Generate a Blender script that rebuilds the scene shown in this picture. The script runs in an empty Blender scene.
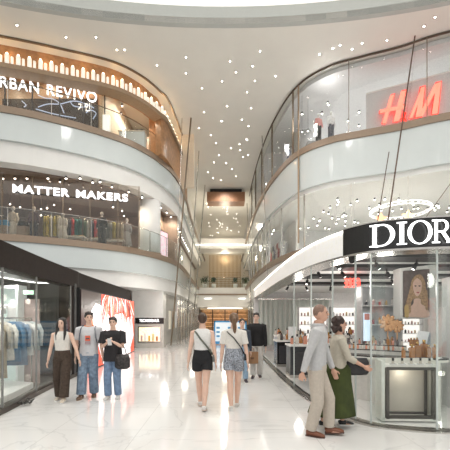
import bpy, bmesh, math, random
from mathutils import Vector, Matrix
random.seed(7)
SC = bpy.context.scene
COL = SC.collection
F, CX, HY, EYE = 340.0, 225.0, 318.0, 1.58
V = Vector
def W(px, py, Y):
    return V(((px-CX)/F*Y, Y, EYE+(HY-py)/F*Y))
# ------------------------------------------------------------------ materials
MATS = {}
def M(name, col=(.8,.8,.8), rough=.5, metal=0., emit=None, es=1., var=.06, scale=12., bump=0., coat=0., spec=.5):
    if name in MATS: return MATS[name]
    m = bpy.data.materials.new(name); m.use_nodes = True
    nt = m.node_tree; b = nt.nodes['Principled BSDF']
    b.inputs['Roughness'].default_value = rough
    b.inputs['Metallic'].default_value = metal
    b.inputs['Coat Weight'].default_value = coat
    b.inputs['Specular IOR Level'].default_value = spec
    tc = nt.nodes.new('ShaderNodeTexCoord'); nz = nt.nodes.new('ShaderNodeTexNoise')
    nz.inputs['Scale'].default_value = scale; nz.inputs['Detail'].default_value = 4
    nt.links.new(tc.outputs['Object'], nz.inputs['Vector'])
    rp = nt.nodes.new('ShaderNodeValToRGB')
    rp.color_ramp.elements[0].color = tuple(max(0, c*(1-var)) for c in col)+(1,)
    rp.color_ramp.elements[1].color = tuple(min(1, c*(1+var)) for c in col)+(1,)
    rp.color_ramp.elements[0].position = .3; rp.color_ramp.elements[1].position = .7
    nt.links.new(nz.outputs['Fac'], rp.inputs['Fac'])
    nt.links.new(rp.outputs['Color'], b.inputs['Base Color'])
    if bump:
        bp = nt.nodes.new('ShaderNodeBump'); bp.inputs['Strength'].default_value = bump
        bp.inputs['Distance'].default_value = .01
        nt.links.new(nz.outputs['Fac'], bp.inputs['Height']); nt.links.new(bp.outputs['Normal'], b.inputs['Normal'])
    if emit:
        b.inputs['Emission Color'].default_value = tuple(emit)+(1,)
        b.inputs['Emission Strength'].default_value = es
    MATS[name] = m
    return m
def glass(name, tint=(.95,.98,.97), refl=.12, rough=.02):
    if name in MATS: return MATS[name]
    m = bpy.data.materials.new(name); m.use_nodes = True; nt = m.node_tree
    for n in list(nt.nodes): nt.nodes.remove(n)
    o = nt.nodes.new('ShaderNodeOutputMaterial'); t = nt.nodes.new('ShaderNodeBsdfTransparent')
    g = nt.nodes.new('ShaderNodeBsdfGlossy'); x = nt.nodes.new('ShaderNodeMixShader')
    lw = nt.nodes.new('ShaderNodeLayerWeight'); lw.inputs['Blend'].default_value = .35
    mr = nt.nodes.new('ShaderNodeMapRange'); mr.inputs['To Min'].default_value = refl*.5; mr.inputs['To Max'].default_value = min(1, refl*2.6)
    t.inputs['Color'].default_value = tuple(tint)+(1,); g.inputs['Roughness'].default_value = rough
    nt.links.new(lw.outputs['Facing'], mr.inputs['Value']); nt.links.new(mr.outputs['Result'], x.inputs['Fac'])
    nt.links.new(t.outputs[0], x.inputs[1]); nt.links.new(g.outputs[0], x.inputs[2]); nt.links.new(x.outputs[0], o.inputs[0])
    MATS[name] = m
    return m
def marble(name, base=(.80,.79,.77), vein=(.60,.595,.585), rough=.09, tile=(1.2,1.2)):
    m = bpy.data.materials.new(name); m.use_nodes = True; nt = m.node_tree; b = nt.nodes['Principled BSDF']
    N = nt.nodes.new; L = nt.links.new
    tc = N('ShaderNodeTexCoord'); nz = N('ShaderNodeTexNoise'); nz.inputs['Scale'].default_value = .55; nz.inputs['Detail'].default_value = 8
    nz.inputs['Distortion'].default_value = 1.6; L(tc.outputs['Object'], nz.inputs['Vector'])
    r = N('ShaderNodeValToRGB'); e = r.color_ramp.elements
    e[0].position = .485; e[0].color = (0,0,0,1); e[1].position = .515; e[1].color = (0,0,0,1)
    k = e.new(.5); k.color = (1,1,1,1)
    L(nz.outputs['Fac'], r.inputs['Fac'])
    n2 = N('ShaderNodeTexNoise'); n2.inputs['Scale'].default_value = 1.3; n2.inputs['Detail'].default_value = 5; L(tc.outputs['Object'], n2.inputs['Vector'])
    mul = N('ShaderNodeMath'); mul.operation = 'MULTIPLY'; L(r.outputs['Color'], mul.inputs[0]); L(n2.outputs['Fac'], mul.inputs[1])
    m2 = N('ShaderNodeMath'); m2.operation = 'MULTIPLY_ADD'; L(n2.outputs['Fac'], m2.inputs[0]); m2.inputs[1].default_value = .28; L(mul.outputs[0], m2.inputs[2])
    mx = N('ShaderNodeMix'); mx.data_type = 'RGBA'; L(m2.outputs[0], mx.inputs['Factor'])
    mx.inputs['A'].default_value = base+(1,); mx.inputs['B'].default_value = vein+(1,)
    br = N('ShaderNodeTexBrick'); br.offset = 0; br.inputs['Scale'].default_value = 1; br.inputs['Mortar Size'].default_value = .004
    br.inputs['Brick Width'].default_value = tile[0]; br.inputs['Row Height'].default_value = tile[1]
    br.inputs['Mortar'].default_value = (.55,.54,.52,1); L(tc.outputs['Object'], br.inputs['Vector'])
    L(mx.outputs['Result'], br.inputs['Color1']); L(mx.outputs['Result'], br.inputs['Color2'])
    L(br.outputs['Color'], b.inputs['Base Color']); b.inputs['Roughness'].default_value = rough
    b.inputs['Coat Weight'].default_value = .25; b.inputs['Coat Roughness'].default_value = .06
    MATS[name] = m
    return m
white = M('painted white plaster', (.80,.795,.77), .55, var=.02, scale=2)
ceilm = M('ceiling plaster', (.80,.785,.735), .6, var=.02, scale=1)
beige = M('champagne metal trim', (.30,.225,.165), .45, .25, var=.05)
wood = M('warm wood veneer', (.40,.21,.10), .4, var=.25, scale=5)
darkp = M('dark brown panel', (.024,.018,.016), .6, var=.15, spec=.12)
greyd = M('dark grey paint', (.10,.10,.10), .5)
black = M('black gloss metal', (.012,.012,.012), .25)
blackm = M('matte black', (.02,.02,.02), .6)
steel = M('brushed steel', (.55,.53,.50), .25, 1.)
bronze = M('bronze mullion', (.24,.19,.14), .3, .8)
grey = M('light grey panel', (.55,.55,.55), .5)
tan = M('tan glazed panel', (.56,.41,.30), .3, var=.06, scale=.6)
brown = M('brown tinted panel', (.28,.20,.15), .2, var=.2, scale=1.5)
cream = M('cream wall', (.80,.70,.56), .6)
clear = glass('clear glass', (.975,.985,.98), .055)
rail = glass('balustrade glass', (.95,.975,.975), .03)
clad = M('white back painted glass', (.62,.67,.67), .12, var=.03, scale=.8, coat=.3)
led = M('warm white light', (1,1,1), .5, emit=(1,.96,.88), es=2.5)
ledhi = M('bright light point', (1,1,1), .5, emit=(1,.95,.86), es=12)
sign = M('sign light', (1,1,1), .5, emit=(1,1,1), es=1.6)
skin = M('skin light', (.74,.49,.38), .5, var=.05, scale=20)
skind = M('skin tan', (.60,.35,.25), .5, var=.05, scale=20)
# ------------------------------------------------------------------ mesh builder
class MB:
    def __init__(s): s.v = []; s.f = []
    def add(s, vs, fs):
        o = len(s.v); s.v += [tuple(p) for p in vs]; s.f += [tuple(i+o for i in q) for q in fs]; return s
    def box(s, c, d, rz=0.):
        x,y,z = d[0]/2, d[1]/2, d[2]/2; ca, sa = math.cos(rz), math.sin(rz)
        vs = []
        for k in (-z,z):
            for (i,j) in ((-x,-y),(x,-y),(x,y),(-x,y)):
                vs.append((c[0]+i*ca-j*sa, c[1]+i*sa+j*ca, c[2]+k))
        return s.add(vs, [(3,2,1,0),(4,5,6,7),(0,1,5,4),(1,2,6,5),(2,3,7,6),(3,0,4,7)])
    def prism(s, poly, z0, z1):
        n = len(poly); vs = [(p[0],p[1],z0) for p in poly]+[(p[0],p[1],z1) for p in poly]
        return s.add(vs, [tuple(range(n))[::-1], tuple(range(n,2*n))]+[(i,(i+1)%n,n+(i+1)%n,n+i) for i in range(n)])
    def plate(s, poly, y0, y1):     # poly in x,z
        n = len(poly); vs = [(p[0],y0,p[1]) for p in poly]+[(p[0],y1,p[1]) for p in poly]
        return s.add(vs, [tuple(range(n)), tuple(range(n,2*n))[::-1]]+[((i+1)%n,i,n+i,n+(i+1)%n) for i in range(n)])
    def loft(s, rings, closed=False):
        n = len(rings[0]); vs = [p for r in rings for p in r]; fs = []
        m = len(rings)
        for a in range(m if closed else m-1):
            b = (a+1) % m
            for i in range(n):
                j = (i+1) % n; fs.append((a*n+i, a*n+j, b*n+j, b*n+i))
        if not closed: fs += [tuple(range(n))[::-1], tuple(range((m-1)*n, m*n))]
        return s.add(vs, fs)
    def tube(s, pts, rad, n=8, closed=False, up=None):
        pts = [V(p) for p in pts]; m = len(pts)
        if not isinstance(rad, (list,tuple)): rad = [rad]*m
        rings = []; prev = None
        for i,p in enumerate(pts):
            if closed: t = pts[(i+1)%m]-pts[i-1]
            else: t = pts[min(i+1,m-1)]-pts[max(i-1,0)]
            t.normalize()
            if prev is None:
                r = V((0,0,1)) if abs(t.z) < .9 else V((1,0,0))
                a = t.cross(r).normalized()
            else: a = (prev - t*prev.dot(t)).normalized()
            prev = a; b = t.cross(a)
            rr = rad[i]; ra, rb = rr if isinstance(rr, tuple) else (rr, rr)
            rings.append([p+a*(ra*math.cos(2*math.pi*k/n))+b*(rb*math.sin(2*math.pi*k/n)) for k in range(n)])
        return s.loft(rings, closed)
    def rings(s, lst, n=16, xo=0., yo=0.):   # (z, rx, ry[, x, y])
        R = []
        for q in lst:
            z, rx, ry = q[:3]; x = q[3] if len(q)>3 else 0; y = q[4] if len(q)>4 else 0
            R.append([V((xo+x+rx*math.cos(2*math.pi*k/n), yo+y+ry*math.sin(2*math.pi*k/n), z)) for k in range(n)])
        return s.loft(R)
    def ell(s, c, r, n=14, m=9, rot=None):
        vs = []; fs = []
        for i in range(1,m):
            ph = math.pi*i/m
            for k in range(n):
                th = 2*math.pi*k/n
                p = V((r[0]*math.sin(ph)*math.cos(th), r[1]*math.sin(ph)*math.sin(th), -r[2]*math.cos(ph)))
                vs.append(p)
        vs += [V((0,0,-r[2])), V((0,0,r[2]))]
        if rot: vs = [rot @ p for p in vs]
        vs = [p+V(c) for p in vs]
        for i in range(m-2):
            for k in range(n):
                j = (k+1)%n; fs.append((i*n+k,i*n+j,(i+1)*n+j,(i+1)*n+k))
        a, b = (m-1)*n, (m-1)*n+1
        for k in range(n):
            j = (k+1)%n; fs += [(a,j,k),(b,(m-2)*n+k,(m-2)*n+j)]
        return s.add(vs, fs)
    def cyl(s, p0, p1, r0, r1=None, n=12):
        return s.tube([p0,p1],[r0, r0 if r1 is None else r1], n)
    def strip(s, curve, o0, o1, z0, z1, side):
        a = offset(curve, o0, side); b = offset(curve, o1, side); R = []
        for p,q in zip(a,b): R.append([V((p[0],p[1],z0)),V((q[0],q[1],z0)),V((q[0],q[1],z1)),V((p[0],p[1],z1))])
        return s.loft(R)
    def mesh(s, name):
        me = bpy.data.meshes.new(name); me.from_pydata(s.v, [], s.f)
        bm = bmesh.new(); bm.from_mesh(me); big = [f for f in bm.faces if len(f.verts) > 4]
        if big: bmesh.ops.triangulate(bm, faces=big)
        bmesh.ops.recalc_face_normals(bm, faces=bm.faces); bm.to_mesh(me); bm.free(); return me
    def build(s, name, mat, parent=None, smooth=False, bevel=0.):
        me = s.mesh(name); return link(name, me, mat, parent, smooth, bevel)
def link(name, me, mat, parent=None, smooth=False, bevel=0.):
    if mat: me.materials.clear(); me.materials.append(mat)
    o = bpy.data.objects.new(name, me); COL.objects.link(o)
    if parent: o.parent = parent
    if smooth: me.polygons.foreach_set('use_smooth', [True]*len(me.polygons))
    if bevel:
        b = o.modifiers.new('bevel','BEVEL'); b.width = bevel; b.segments = 2; b.limit_method = 'ANGLE'
    return o
def tag(o, label, cat, group=None, kind=None):
    o['label'] = label; o['category'] = cat
    if group: o['group'] = group
    if kind: o['kind'] = kind
    return o
def thing(name, label, cat, loc=(0,0,0), rz=0., group=None):
    o = bpy.data.objects.new(name, None); COL.objects.link(o); o.location = loc; o.rotation_euler = (0,0,rz)
    o.empty_display_size = .1
    return tag(o, label, cat, group)
def struct(o): o['kind'] = 'structure'; return o
def dup(root, loc, rz=0., label=None, group=None, scale=None):
    r = root.copy(); COL.objects.link(r); r.location = loc; r.rotation_euler = (0,0,rz)
    if label: r['label'] = label
    if group: r['group'] = group
    if scale: r.scale = (scale,)*3
    for ch in list(root.children):
        c = ch.copy(); COL.objects.link(c); c.parent = r
        for g in ch.children:
            d = g.copy(); COL.objects.link(d); d.parent = c
    return r
def one(name, mb, mat, label, cat, loc, rz=0., group=None, smooth=False, bevel=0.):
    o = mb.build(name, mat, None, smooth, bevel); o.location = loc; o.rotation_euler = (0,0,rz); return tag(o, label, cat, group)
def crv(pts, k=8):          # Catmull-Rom
    P = [V(p) for p in pts]; P = [P[0]*2-P[1]]+P+[P[-1]*2-P[-2]]; out = []
    for i in range(1,len(P)-2):
        a,b,c,d = P[i-1:i+3]
        for j in range(k):
            t = j/k; out.append(.5*((2*b)+(c-a)*t+(2*a-5*b+4*c-d)*t*t+(3*b-a-3*c+d)*t**3))
    out.append(P[-2]); return out
def offset(c, d, side):
    out = []; m = len(c)
    for i,p in enumerate(c):
        t = (c[min(i+1,m-1)]-c[max(i-1,0)]).normalized()
        n = V((-t.y,t.x)) if side < 0 else V((t.y,-t.x))
        out.append(V((p.x,p.y))+n*d)
    return out
def along(c, step, start=0.):  # points and angles at even spacing
    out = []; acc = start; d = 0.
    for a,b in zip(c,c[1:]):
        L = (b-a).length
        while acc <= d+L:
            t = (acc-d)/L; out.append((a+(b-a)*t, math.atan2((b-a).y,(b-a).x))); acc += step
        d += L
    return out
def text(name, body, mat, p0, p1, h, z, parent, depth=.06, bold=0., shear=0.):
    cu = bpy.data.curves.new('txt','FONT'); cu.body = body; cu.extrude = depth/2; cu.offset = bold; cu.space_character = 1.12; cu.shear = shear
    o = bpy.data.objects.new('txt', cu); COL.objects.link(o); dg = bpy.context.evaluated_depsgraph_get(); dg.update()
    me = bpy.data.meshes.new_from_object(o.evaluated_get(dg)); bpy.data.objects.remove(o)
    xs = [v.co.x for v in me.vertices]; ys = [v.co.y for v in me.vertices]
    p0, p1 = V(p0), V(p1); u = (p1-p0); L = u.length; u.normalize()
    x0, x1, y0, y1 = min(xs), max(xs), min(ys), max(ys)
    for v in me.vertices:
        a = (v.co.x-x0)/(x1-x0)*L; hgt = (v.co.y-y0)/(y1-y0)*h; d = v.co.z
        v.co = (p0.x+u.x*a+u.y*d, p0.y+u.y*a-u.x*d, z+hgt)
    me.update(); return link(name, me, mat, parent)
def down(p, power, col=(1,.93,.84), r=.12):
    o = light(p, power*2.2, col, r, 'SPOT'); o.data.spot_size = 2.7; o.data.spot_blend = .5; o.data.shadow_soft_size = r; return o
def light(p, power, col=(1,.93,.84), r=.15, kind='POINT'):
    l = bpy.data.lights.new('lamp', kind); l.energy = power*LK; l.color = col
    if kind == 'POINT': l.shadow_soft_size = r
    o = bpy.data.objects.new('lamp_light', l); COL.objects.link(o); o.location = p; return o
WORLD, ATR, EXPO, LK = 0.85, 1300, 0.08, .4
# ------------------------------------------------------------------ the building
Lc = crv([(-14,12.5),(-9.2,13.8),(-7.3,14.6),(-5.7,15.6),(-4.5,16.7),(-3.6,18.3),(-3.0,20.5),(-2.85,24),(-2.95,31),(-3.0,50)])
Wc = crv([(-14,13.0),(-9.4,14.2),(-7.1,14.9),(-5.2,15.6),(-4.1,16.5),(-3.4,17.6),(-3.0,18.8),(-2.65,24),(-2.8,31),(-3.0,50)])
Rc = crv([(14,12.4),(9.24,13.97),(7.63,14.75),(6.2,15.3),(4.88,15.9),(3.76,17.1),(3.09,19.3),(2.6,23.3),(2.35,31),(2.4,50)])
Dc = crv([(5.2,4.95),(4.0,4.75),(3.12,4.71),(2.55,4.82),(2.16,5.02),(1.88,5.55),(1.66,6.55),(1.55,8.4),(1.5,12.8),(1.5,16.5)])
Sc = crv([(-3.55,3.2),(-3.55,4.4),(-3.66,5.5),(-3.78,6.5),(-3.92,7.7),(-4.04,9.2),(-4.15,10.2),(-4.4,15.8)])
ZC, ZL3, ZR3, Z2 = 13.4, 10.2, 10.0, 5.0
fl = MB().prism([(-18,-8),(18,-8),(18,60),(-18,60)], -.2, 0)
struct(fl.build('floor', marble('white marble')))
# ceiling with its oval skylight recess
def arc(y0=2.8, a=20., b=10.87, n=40, xs=16.):
    return [V((x, y0+b*math.sqrt(1-(x/a)**2))) for x in [xs-2*xs*i/n for i in range(n+1)]]
A = arc()
struct(MB().prism([(-16,50),(16,50)]+[tuple(p) for p in A], ZC, ZC+.25).build('ceiling', ceilm))
cr = MB(); cr.loft([[V((p.x,p.y,ZC-.003)),V((p.x,p.y+.2,ZC-.003)),V((p.x,p.y+.2,14.15)),V((p.x,p.y,14.15))] for p in A])
struct(cr.build('trim_1', M('recess grey plaster', (.50,.52,.50), .6, var=.02)))
struct(MB().prism([(-16,-8),(16,-8)]+[(p.x,p.y+.1) for p in A], 14.1, 14.3).build('ceiling_skylight',
       M('skylight diffuser', (.9,.9,.88), .6, emit=(1,.97,.91), es=.62)))
# end and side walls
struct(MB().box((0,50.2,6.7),(34,.3,13.4)).build('wall_back', M('far wall', (.70,.66,.58), .6)))
struct(MB().box((-16,25,6.7),(.3,52,13.4)).build('wall_left', white))
struct(MB().box((16,25,6.7),(.3,52,13.4)).build('wall_right', white))
def region(c, side, inset=0.):
    p = offset(c, inset, side); xo = -15.8 if side < 0 else 15.8
    return [tuple(q) for q in p]+[(xo,50),(xo,p[0].y)]
# slabs: third level left, third level right, second level left, second level right
struct(MB().prism(region(Lc,-1,.12), 8.0, ZL3-.02).build('trim_2', white))
struct(MB().strip(Lc, -.03, .14, 8.85, ZL3-.26, -1).build('trim_3', clad))
struct(MB().strip(Lc, -.10, .20, ZL3-.28, ZL3, -1).build('trim_4', beige))
struct(MB().prism(region(Rc,1,.12), 7.7, ZR3-.02).build('trim_5', white))
struct(MB().strip(Rc, -.03, .14, 7.95, ZR3-.26, 1).build('trim_6', clad))
struct(MB().strip(Rc, -.10, .20, ZR3-.30, ZR3, 1).build('trim_7', beige))
struct(MB().prism(region(Lc,-1,.12), 3.1, Z2-.02).build('trim_8', white))
struct(MB().strip(Lc, -.03, .14, 3.8, Z2-.26, -1).build('trim_9', clad))
struct(MB().strip(Lc, -.10, .20, Z2-.28, Z2, -1).build('trim_10', beige))
struct(MB().prism(region(Rc,1,.12), 3.3, Z2-.02).build('trim_11', white))
struct(MB().strip(Rc, -.10, .20, Z2-.26, Z2, 1).build('trim_12', beige))
# wood light bulkhead, third level left
struct(MB().strip(Wc[:60], .55, .70, 12.1, ZC, -1).build('trim_13', wood))
struct(MB().strip(Wc[:60], -.02, .60, 12.08, 12.27, -1).build('trim_14', M('pale wood lip', (.36,.25,.16), .45, var=.1)))
struct(MB().strip(Wc[:60], -.03, .05, ZC-.07, ZC-.001, -1).build('trim_15', bronze))
struct(MB().strip(Wc[42:58], .10, .55, ZL3, 12.07, -1).build('wall_wood', wood))
# third level left: store front (straight tan glazing) and back walls
def seg(px0, Y0, px1, Y1): return V(((px0-CX)/F*Y0, Y0)), V(((px1-CX)/F*Y1, Y1))
def wallseg(name, a, b, z0, z1, th, mat, ext0=0., ext1=0.):
    u = (b-a).normalized(); a = a-u*ext0; b = b+u*ext1; n = V((-u.y,u.x))*th
    return struct(MB().prism([tuple(a),tuple(b),tuple(b+n),tuple(a+n)], z0, z1).build(name, mat))
ua, ub = seg(0,14.9,105,16.1)
tg = thing('glass_shopfront','tan tinted glass front of the top left shop carrying the URBAN REVIVO lettering','glass wall',(0,0,ZL3))
_u = (ub-ua).normalized(); _n = V((-_u.y,_u.x))*.03; _a = ua-_u*4
MB().prism([tuple(_a),tuple(ub),tuple(ub+_n),tuple(_a+_n)],0,1.95).build('glass_panel', glass('tan glass',(.93,.88,.82),.02), tg)
struct(MB().box((-10.0,16.5,11.79),(8.4,.2,3.18)).build('wall_tan', tan))
t = thing('storefront_mullions', 'thin dark bronze mullions dividing the tan glazing of the upper left shop', 'mullion', (0,0,ZL3))
uu = (ub-ua).normalized()
for px in (-16, 5, 31, 58, 82, 105):
    k = (px)/105; p = ua+(ub-ua)*k
    MB().box((p.x,p.y-.03,.98),(.045,.06,1.95),math.atan2(uu.y,uu.x)).build('mullion', M('dark mullion',(.05,.035,.03),.3), t)
struct(MB().box((-6,22,11.7),(8,.2,3.4)).build('wall_cream', cream))
struct(MB().box((-5.85,19,11.7),(.2,5.8,3.4)).build('wall_shop_side', cream))
# second level left back and sides
struct(MB().box((-9.5,21.5,6.5),(13,.2,3.)).build('wall_brown', M('brown shop wall',(.30,.22,.17),.35,var=.25,scale=2)))
struct(MB().prism(region(Lc,-1,.75), 7.93, 7.99).build('ceiling_brown', M('brown ceiling',(.22,.16,.125),.35,var=.1)))
struct(MB().strip(Lc[40:57], .95, 1.2, Z2, 7.93, -1).build('wall_brown_side', brown))
struct(MB().strip(Lc[44:], .8, 1.1, 0, 3.1, -1).build('wall_ground_side', M('grey stone wall',(.50,.48,.45),.4,var=.1,scale=3)))
struct(MB().strip(Lc[56:], .95, 1.2, Z2, 7.99, -1).build('wall_white_side', white)); struct(MB().strip(Wc[57:], .6, .8, ZL3, ZC, -1).build('wall_upper_side_left', white))
# right: back walls and interior ceilings
struct(MB().box((9.5,24,11.6),(13,.2,3.5)).build('wall_upper_right', M('grey store wall',(.66,.66,.67),.55)))
struct(MB().prism(region(Rc,1,.3), 13.15, 13.35).build('ceiling_upper_right', M('grey store ceiling',(.66,.66,.67),.5)))
struct(MB().box((9.5,24,6.4),(13,.2,2.7)).build('wall_middle_right', M('pale store wall',(.68,.68,.68),.5)))
struct(MB().strip(Rc[52:], 1.6, 1.8, Z2, 7.7, 1).build('wall_middle_side', white))
struct(MB().strip(Rc[52:], 1.6, 1.8, ZR3, 13.15, 1).build('wall_upper_side', grey))
# bridges and far floors
struct(MB().box((0,39.5,3.9),(6.2,3,2.15)).build('trim_16', white))
struct(MB().box((0,37.97,4.2),(6,.1,.16)).build('trim_17', beige))
struct(MB().box((0,39.5,9.9),(6.2,3,1.1)).build('trim_18', white))
o = MB().box((0,37.97,9.75),(6,.06,.12)).build('cove_light', led); tag(o,'long warm light line across the far upper bridge','light')
struct(MB().box((0,46,2.95),(9,5,.3)).build('ceiling_far', M('far soffit',(.75,.70,.62),.5)))
struct(MB().box((0,45,4.0),(9,.3,1.9)).build('wall_far', white))
# hanging wooden bulkhead in the atrium
t = thing('hanging_bulkhead','wooden box bulkhead hanging from the far atrium ceiling','bulkhead',(.09,31.6,12.2))
MB().box((0,0,.42),(3.45,1.4,.85)).build('wood_casing', M('reddish wood',(.34,.17,.09),.45,var=.1), t)
MB().box((0,.1,1.03),(2.9,1.1,.33)).build('dark_neck', blackm, t)
for x in (-1.3,0,1.3): MB().box((x,-.3,1.1),(.22,.22,.16)).build('vent', blackm, t)
# railings (glass balustrades)
def balustrade(name, c, side, z, h, label, i0, i1, dark=False):
    t = thing(name, label, 'railing', (0,0,z))
    MB().strip(c[i0:i1], .02, .035, .0, h, side).build('glass_panel', rail, t)
    p = offset(c[i0:i1], .027, side)
    MB().tube([(q.x,q.y,h+.01) for q in p], .022 if dark else .014, 6).build('handrail', bronze if dark else steel, t, True)
    for q,a in along([V((q.x,q.y)) for q in p], 1.6, .5):
        MB().box((q.x,q.y,h/2),(.018,.03,h),a).build('post', steel, t)
balustrade('glass_railing', Lc, -1, Z2, 1.1, 'glass balustrade along the middle left gallery below the white MATTER MAKERS sign', 0, 56)
balustrade('glass_railing', Lc, -1, ZL3, 1.1, 'glass balustrade with dark handrail along the top left gallery', 0, 52, True)
# curtain glass on the right side
def curtain(label, c, z0, z1, step, start, rmat, tops=True):
    t = thing('glass_curtain_wall', label, 'glass wall', (0,0,z0))
    h = z1-z0
    MB().strip(c, .0, .02, 0, h, 1).build('glass_panel', clear, t)
    if tops: MB().tube([(q.x,q.y,h-.03) for q in c], .045, 6).build('top_rail', rmat, t, True)
    for q,a in along(c, step, start):
        MB().box((q.x,q.y,h/2),(.03,.09,h),a).build('mullion', steel if h<3 else bronze, t)
curtain('tall curved glass screen of the top right gallery around the red letters', Rc[2:66], ZR3, ZC-.02, 3.1, 1.4, M('dark bronze rail',(.10,.07,.05),.35,.4))
curtain('tall curved glass screen of the middle right gallery above the white canopy', Rc[2:66], Z2, 7.7, 2.3, .6, bronze, False)
# slanting atrium poles
def pole(px0,py0,Y0,px1,py1,Y1,r,mat,label):
    a = W(px0,py0,Y0); b = W(px1,py1,Y1); t = b-a
    if a.z > ZC-.03: a = b+(a-b)*((ZC-.03-b.z)/(a.z-b.z))
    if b.z < .06: b = b+(a-b)*((.004-b.z)/(a.z-b.z))
    m = MB().cyl((0,0,0), a-b, r, r, 8)
    return one('slanting_pole', m, mat, label, 'pole', b, smooth=False)
pole(191,118,20,171,345.2,19.6,.045,bronze,'thickest dark slanting steel pole at the inner edge of the left galleries')
pole(199,150,24,186,339,24.8,.035,steel,'pale slanting pole just right of the thick dark pole, left galleries')
pole(205,185,30.1,192,335,30.6,.045,steel,'pale slanting pole farthest back along the left galleries')
pole(182,118,19.6,178,250,18.6,.02,steel,'thin cable close beside the thick dark pole, left galleries')
pole(415,36,14.2,384.5,245,13.6,.03,M('dark pole',(.12,.08,.06),.4,.5),'dark slanting pole crossing the red letters on the top right gallery')
pole(389,152,14.6,377,225,14.4,.02,M('dark pole',(.12,.08,.06)),'short dark slanting rod behind the white DIOR lettering')
pole(453,180,13.9,424,220,13.9,.014,bronze,'thin rod slanting steeply at the far right, above the black canopy')
pole(298.5,84,17.2,298.5,243,16.9,.045,M('brown steel',(.38,.28,.19),.35,.6),'upright brown steel post at the bend of the right galleries')
pole(247,203,35,252,336,31,.05,steel,'pale post farthest back along the right galleries')
pole(262,135,22,268,290,21.5,.035,steel,'pale post midway back along the right galleries')
# round column, second level left
c = thing('round_column','white round column standing on the middle left gallery','column',(-4.15,18.7,Z2))
MB().cyl((0,0,0),(0,0,3.0),.60,.60,40).build('shaft', white, c, True)
MB().cyl((0,0,0),(0,0,.12),.64,.64,40).build('base_ring', beige, c, True)
# pillar on the ground behind the show case
struct(MB().box((-4.35,19.5,1.55),(1.75,.9,3.1)).build('wall_pillar', M('pale stone',(.82,.81,.78),.35,var=.03,scale=3)))
# downlights in the main ceiling
dl = [(17,25),(66,37),(96,37),(117,49.6),(124.5,49.6),(157,65),(186,57),(186,73),(202,88),(222,81),(204,112),(211,135),(216,143),(222,121),
 (260,51),(319.5,54),(230,61),(252.5,66),(236,72),(255,80.5),(247,92),(275.5,76),(251,108),(227,106),(221,121),(242,119.5),(248.5,126),(246.5,139),(239.5,144),(231,148),(240,150),
 (340,27+18),(352,49),(362,43),(424,26),(435,17),(387,40),(208,172),(214,162),(219,155),(232,169),(243,157),(248,155),(226,163),(236,176),(213,178),(221,180),(247,140),(199,128),(333,48)]
d0 = None
for k,(x,y) in enumerate(dl):
    Y = F*(ZC-EYE)/(HY-y); p = W(x,y,Y)
    if d0 is None:
        d0 = thing('ceiling_downlight','small round downlight among many like it in the pale atrium ceiling','downlight',(p.x,p.y,ZC),0,'downlights of the atrium ceiling')
        MB().cyl((0,0,-.012),(0,0,0),.075,.075,12).build('trim_ring', steel, d0)
        MB().cyl((0,0,-.02),(0,0,-.012),.035,.035,10).build('lens', ledhi, d0)
    else: dup(d0,(p.x,p.y,ZC))
for k in range(34):
    Y = random.uniform(34,49); dup(d0,(random.uniform(-2.3,2.1),Y,ZC),scale=1.2)
# light tubes inside the wooden bulkhead
lt = None
tubm = M('frosted tube',(.95,.93,.88),.3,emit=(1,.88,.72),es=.45)
for k,(q,a) in enumerate(along(offset(Wc[:60], .25, -1), .43, .2)):
    if lt is None:
        lt = thing('light_tube','upright frosted light tube, one in the row along the wooden band at top left','light',(q.x,q.y,12.27),a,'light tubes along the wooden band')
        MB().cyl((0,0,0),(0,0,.46),.075,.075,10).build('glass_tube', tubm, lt, True)
        MB().cyl((.17,0,0),(.17,0,.40),.05,.05,8).build('glass_tube', tubm, lt, True)
        MB().ell((0,0,.50),(.045,.045,.045),8,6).build('bulb', M('bulb glow',(1,1,1),emit=(1,.85,.6),es=5), lt, True)
    else: dup(lt,(q.x,q.y,12.27),a,scale=1.15)
for q,a in along(offset(Wc[8:60], .25, -1), 1.5, .2): light((q.x,q.y,12.95), 9, (1,.62,.28), .05)
# ------------------------------------------------------------------ lettering
t = thing('shop_sign','white lit URBAN REVIVO lettering on the tan glazing at top left','sign',(0,0,0))
def onp(a,b,px,extra=.12):
    # point of plan line a-b seen at picture column px
    d = (b-a); s = (px-CX)/F; k = (s*a.y-a.x)/(d.x-s*d.y); p = a+d*k; n = V((d.y,-d.x)).normalized()*extra; return p+n
def zat(p, py): return EYE+(HY-py)/F*p.y
a, b = onp(ua,ub,-9), onp(ua,ub,97)
za = zat(b,103)
text('lettering','URBAN',sign,onp(ua,ub,-11),onp(ua,ub,39.5),.50,za,t,.02,.008)
text('lettering','REVIVO',sign,onp(ua,ub,47.5),b,.50,za,t,.02,.008)
scr = thing('display_screen','wide dark display screen with pale blue brush strokes below the URBAN REVIVO lettering','screen',(0,0,0))
sY = 16.12; a, b = V(((-24-CX)/F*sY,sY)), V(((97.5-CX)/F*sY,sY))
u = (b-a).normalized(); ang = math.atan2(u.y,u.x); mid = (a+b)/2
zt = zat(b,98.5)
a = V(((2-CX)/F*sY,sY)); mid = (a+b)/2
MB().box((mid.x,mid.y+.04,(zt+ZL3)/2),((b-a).length,.05,zt-ZL3),ang).build('panel', M('dark screen',(.06,.045,.04),.4), scr)
strk = M('pale blue glow',(.5,.6,.8),.5,emit=(.42,.56,.9),es=.8)
def on3(px,py,e=.06): return tuple(W(px,py,sY-e))
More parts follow.
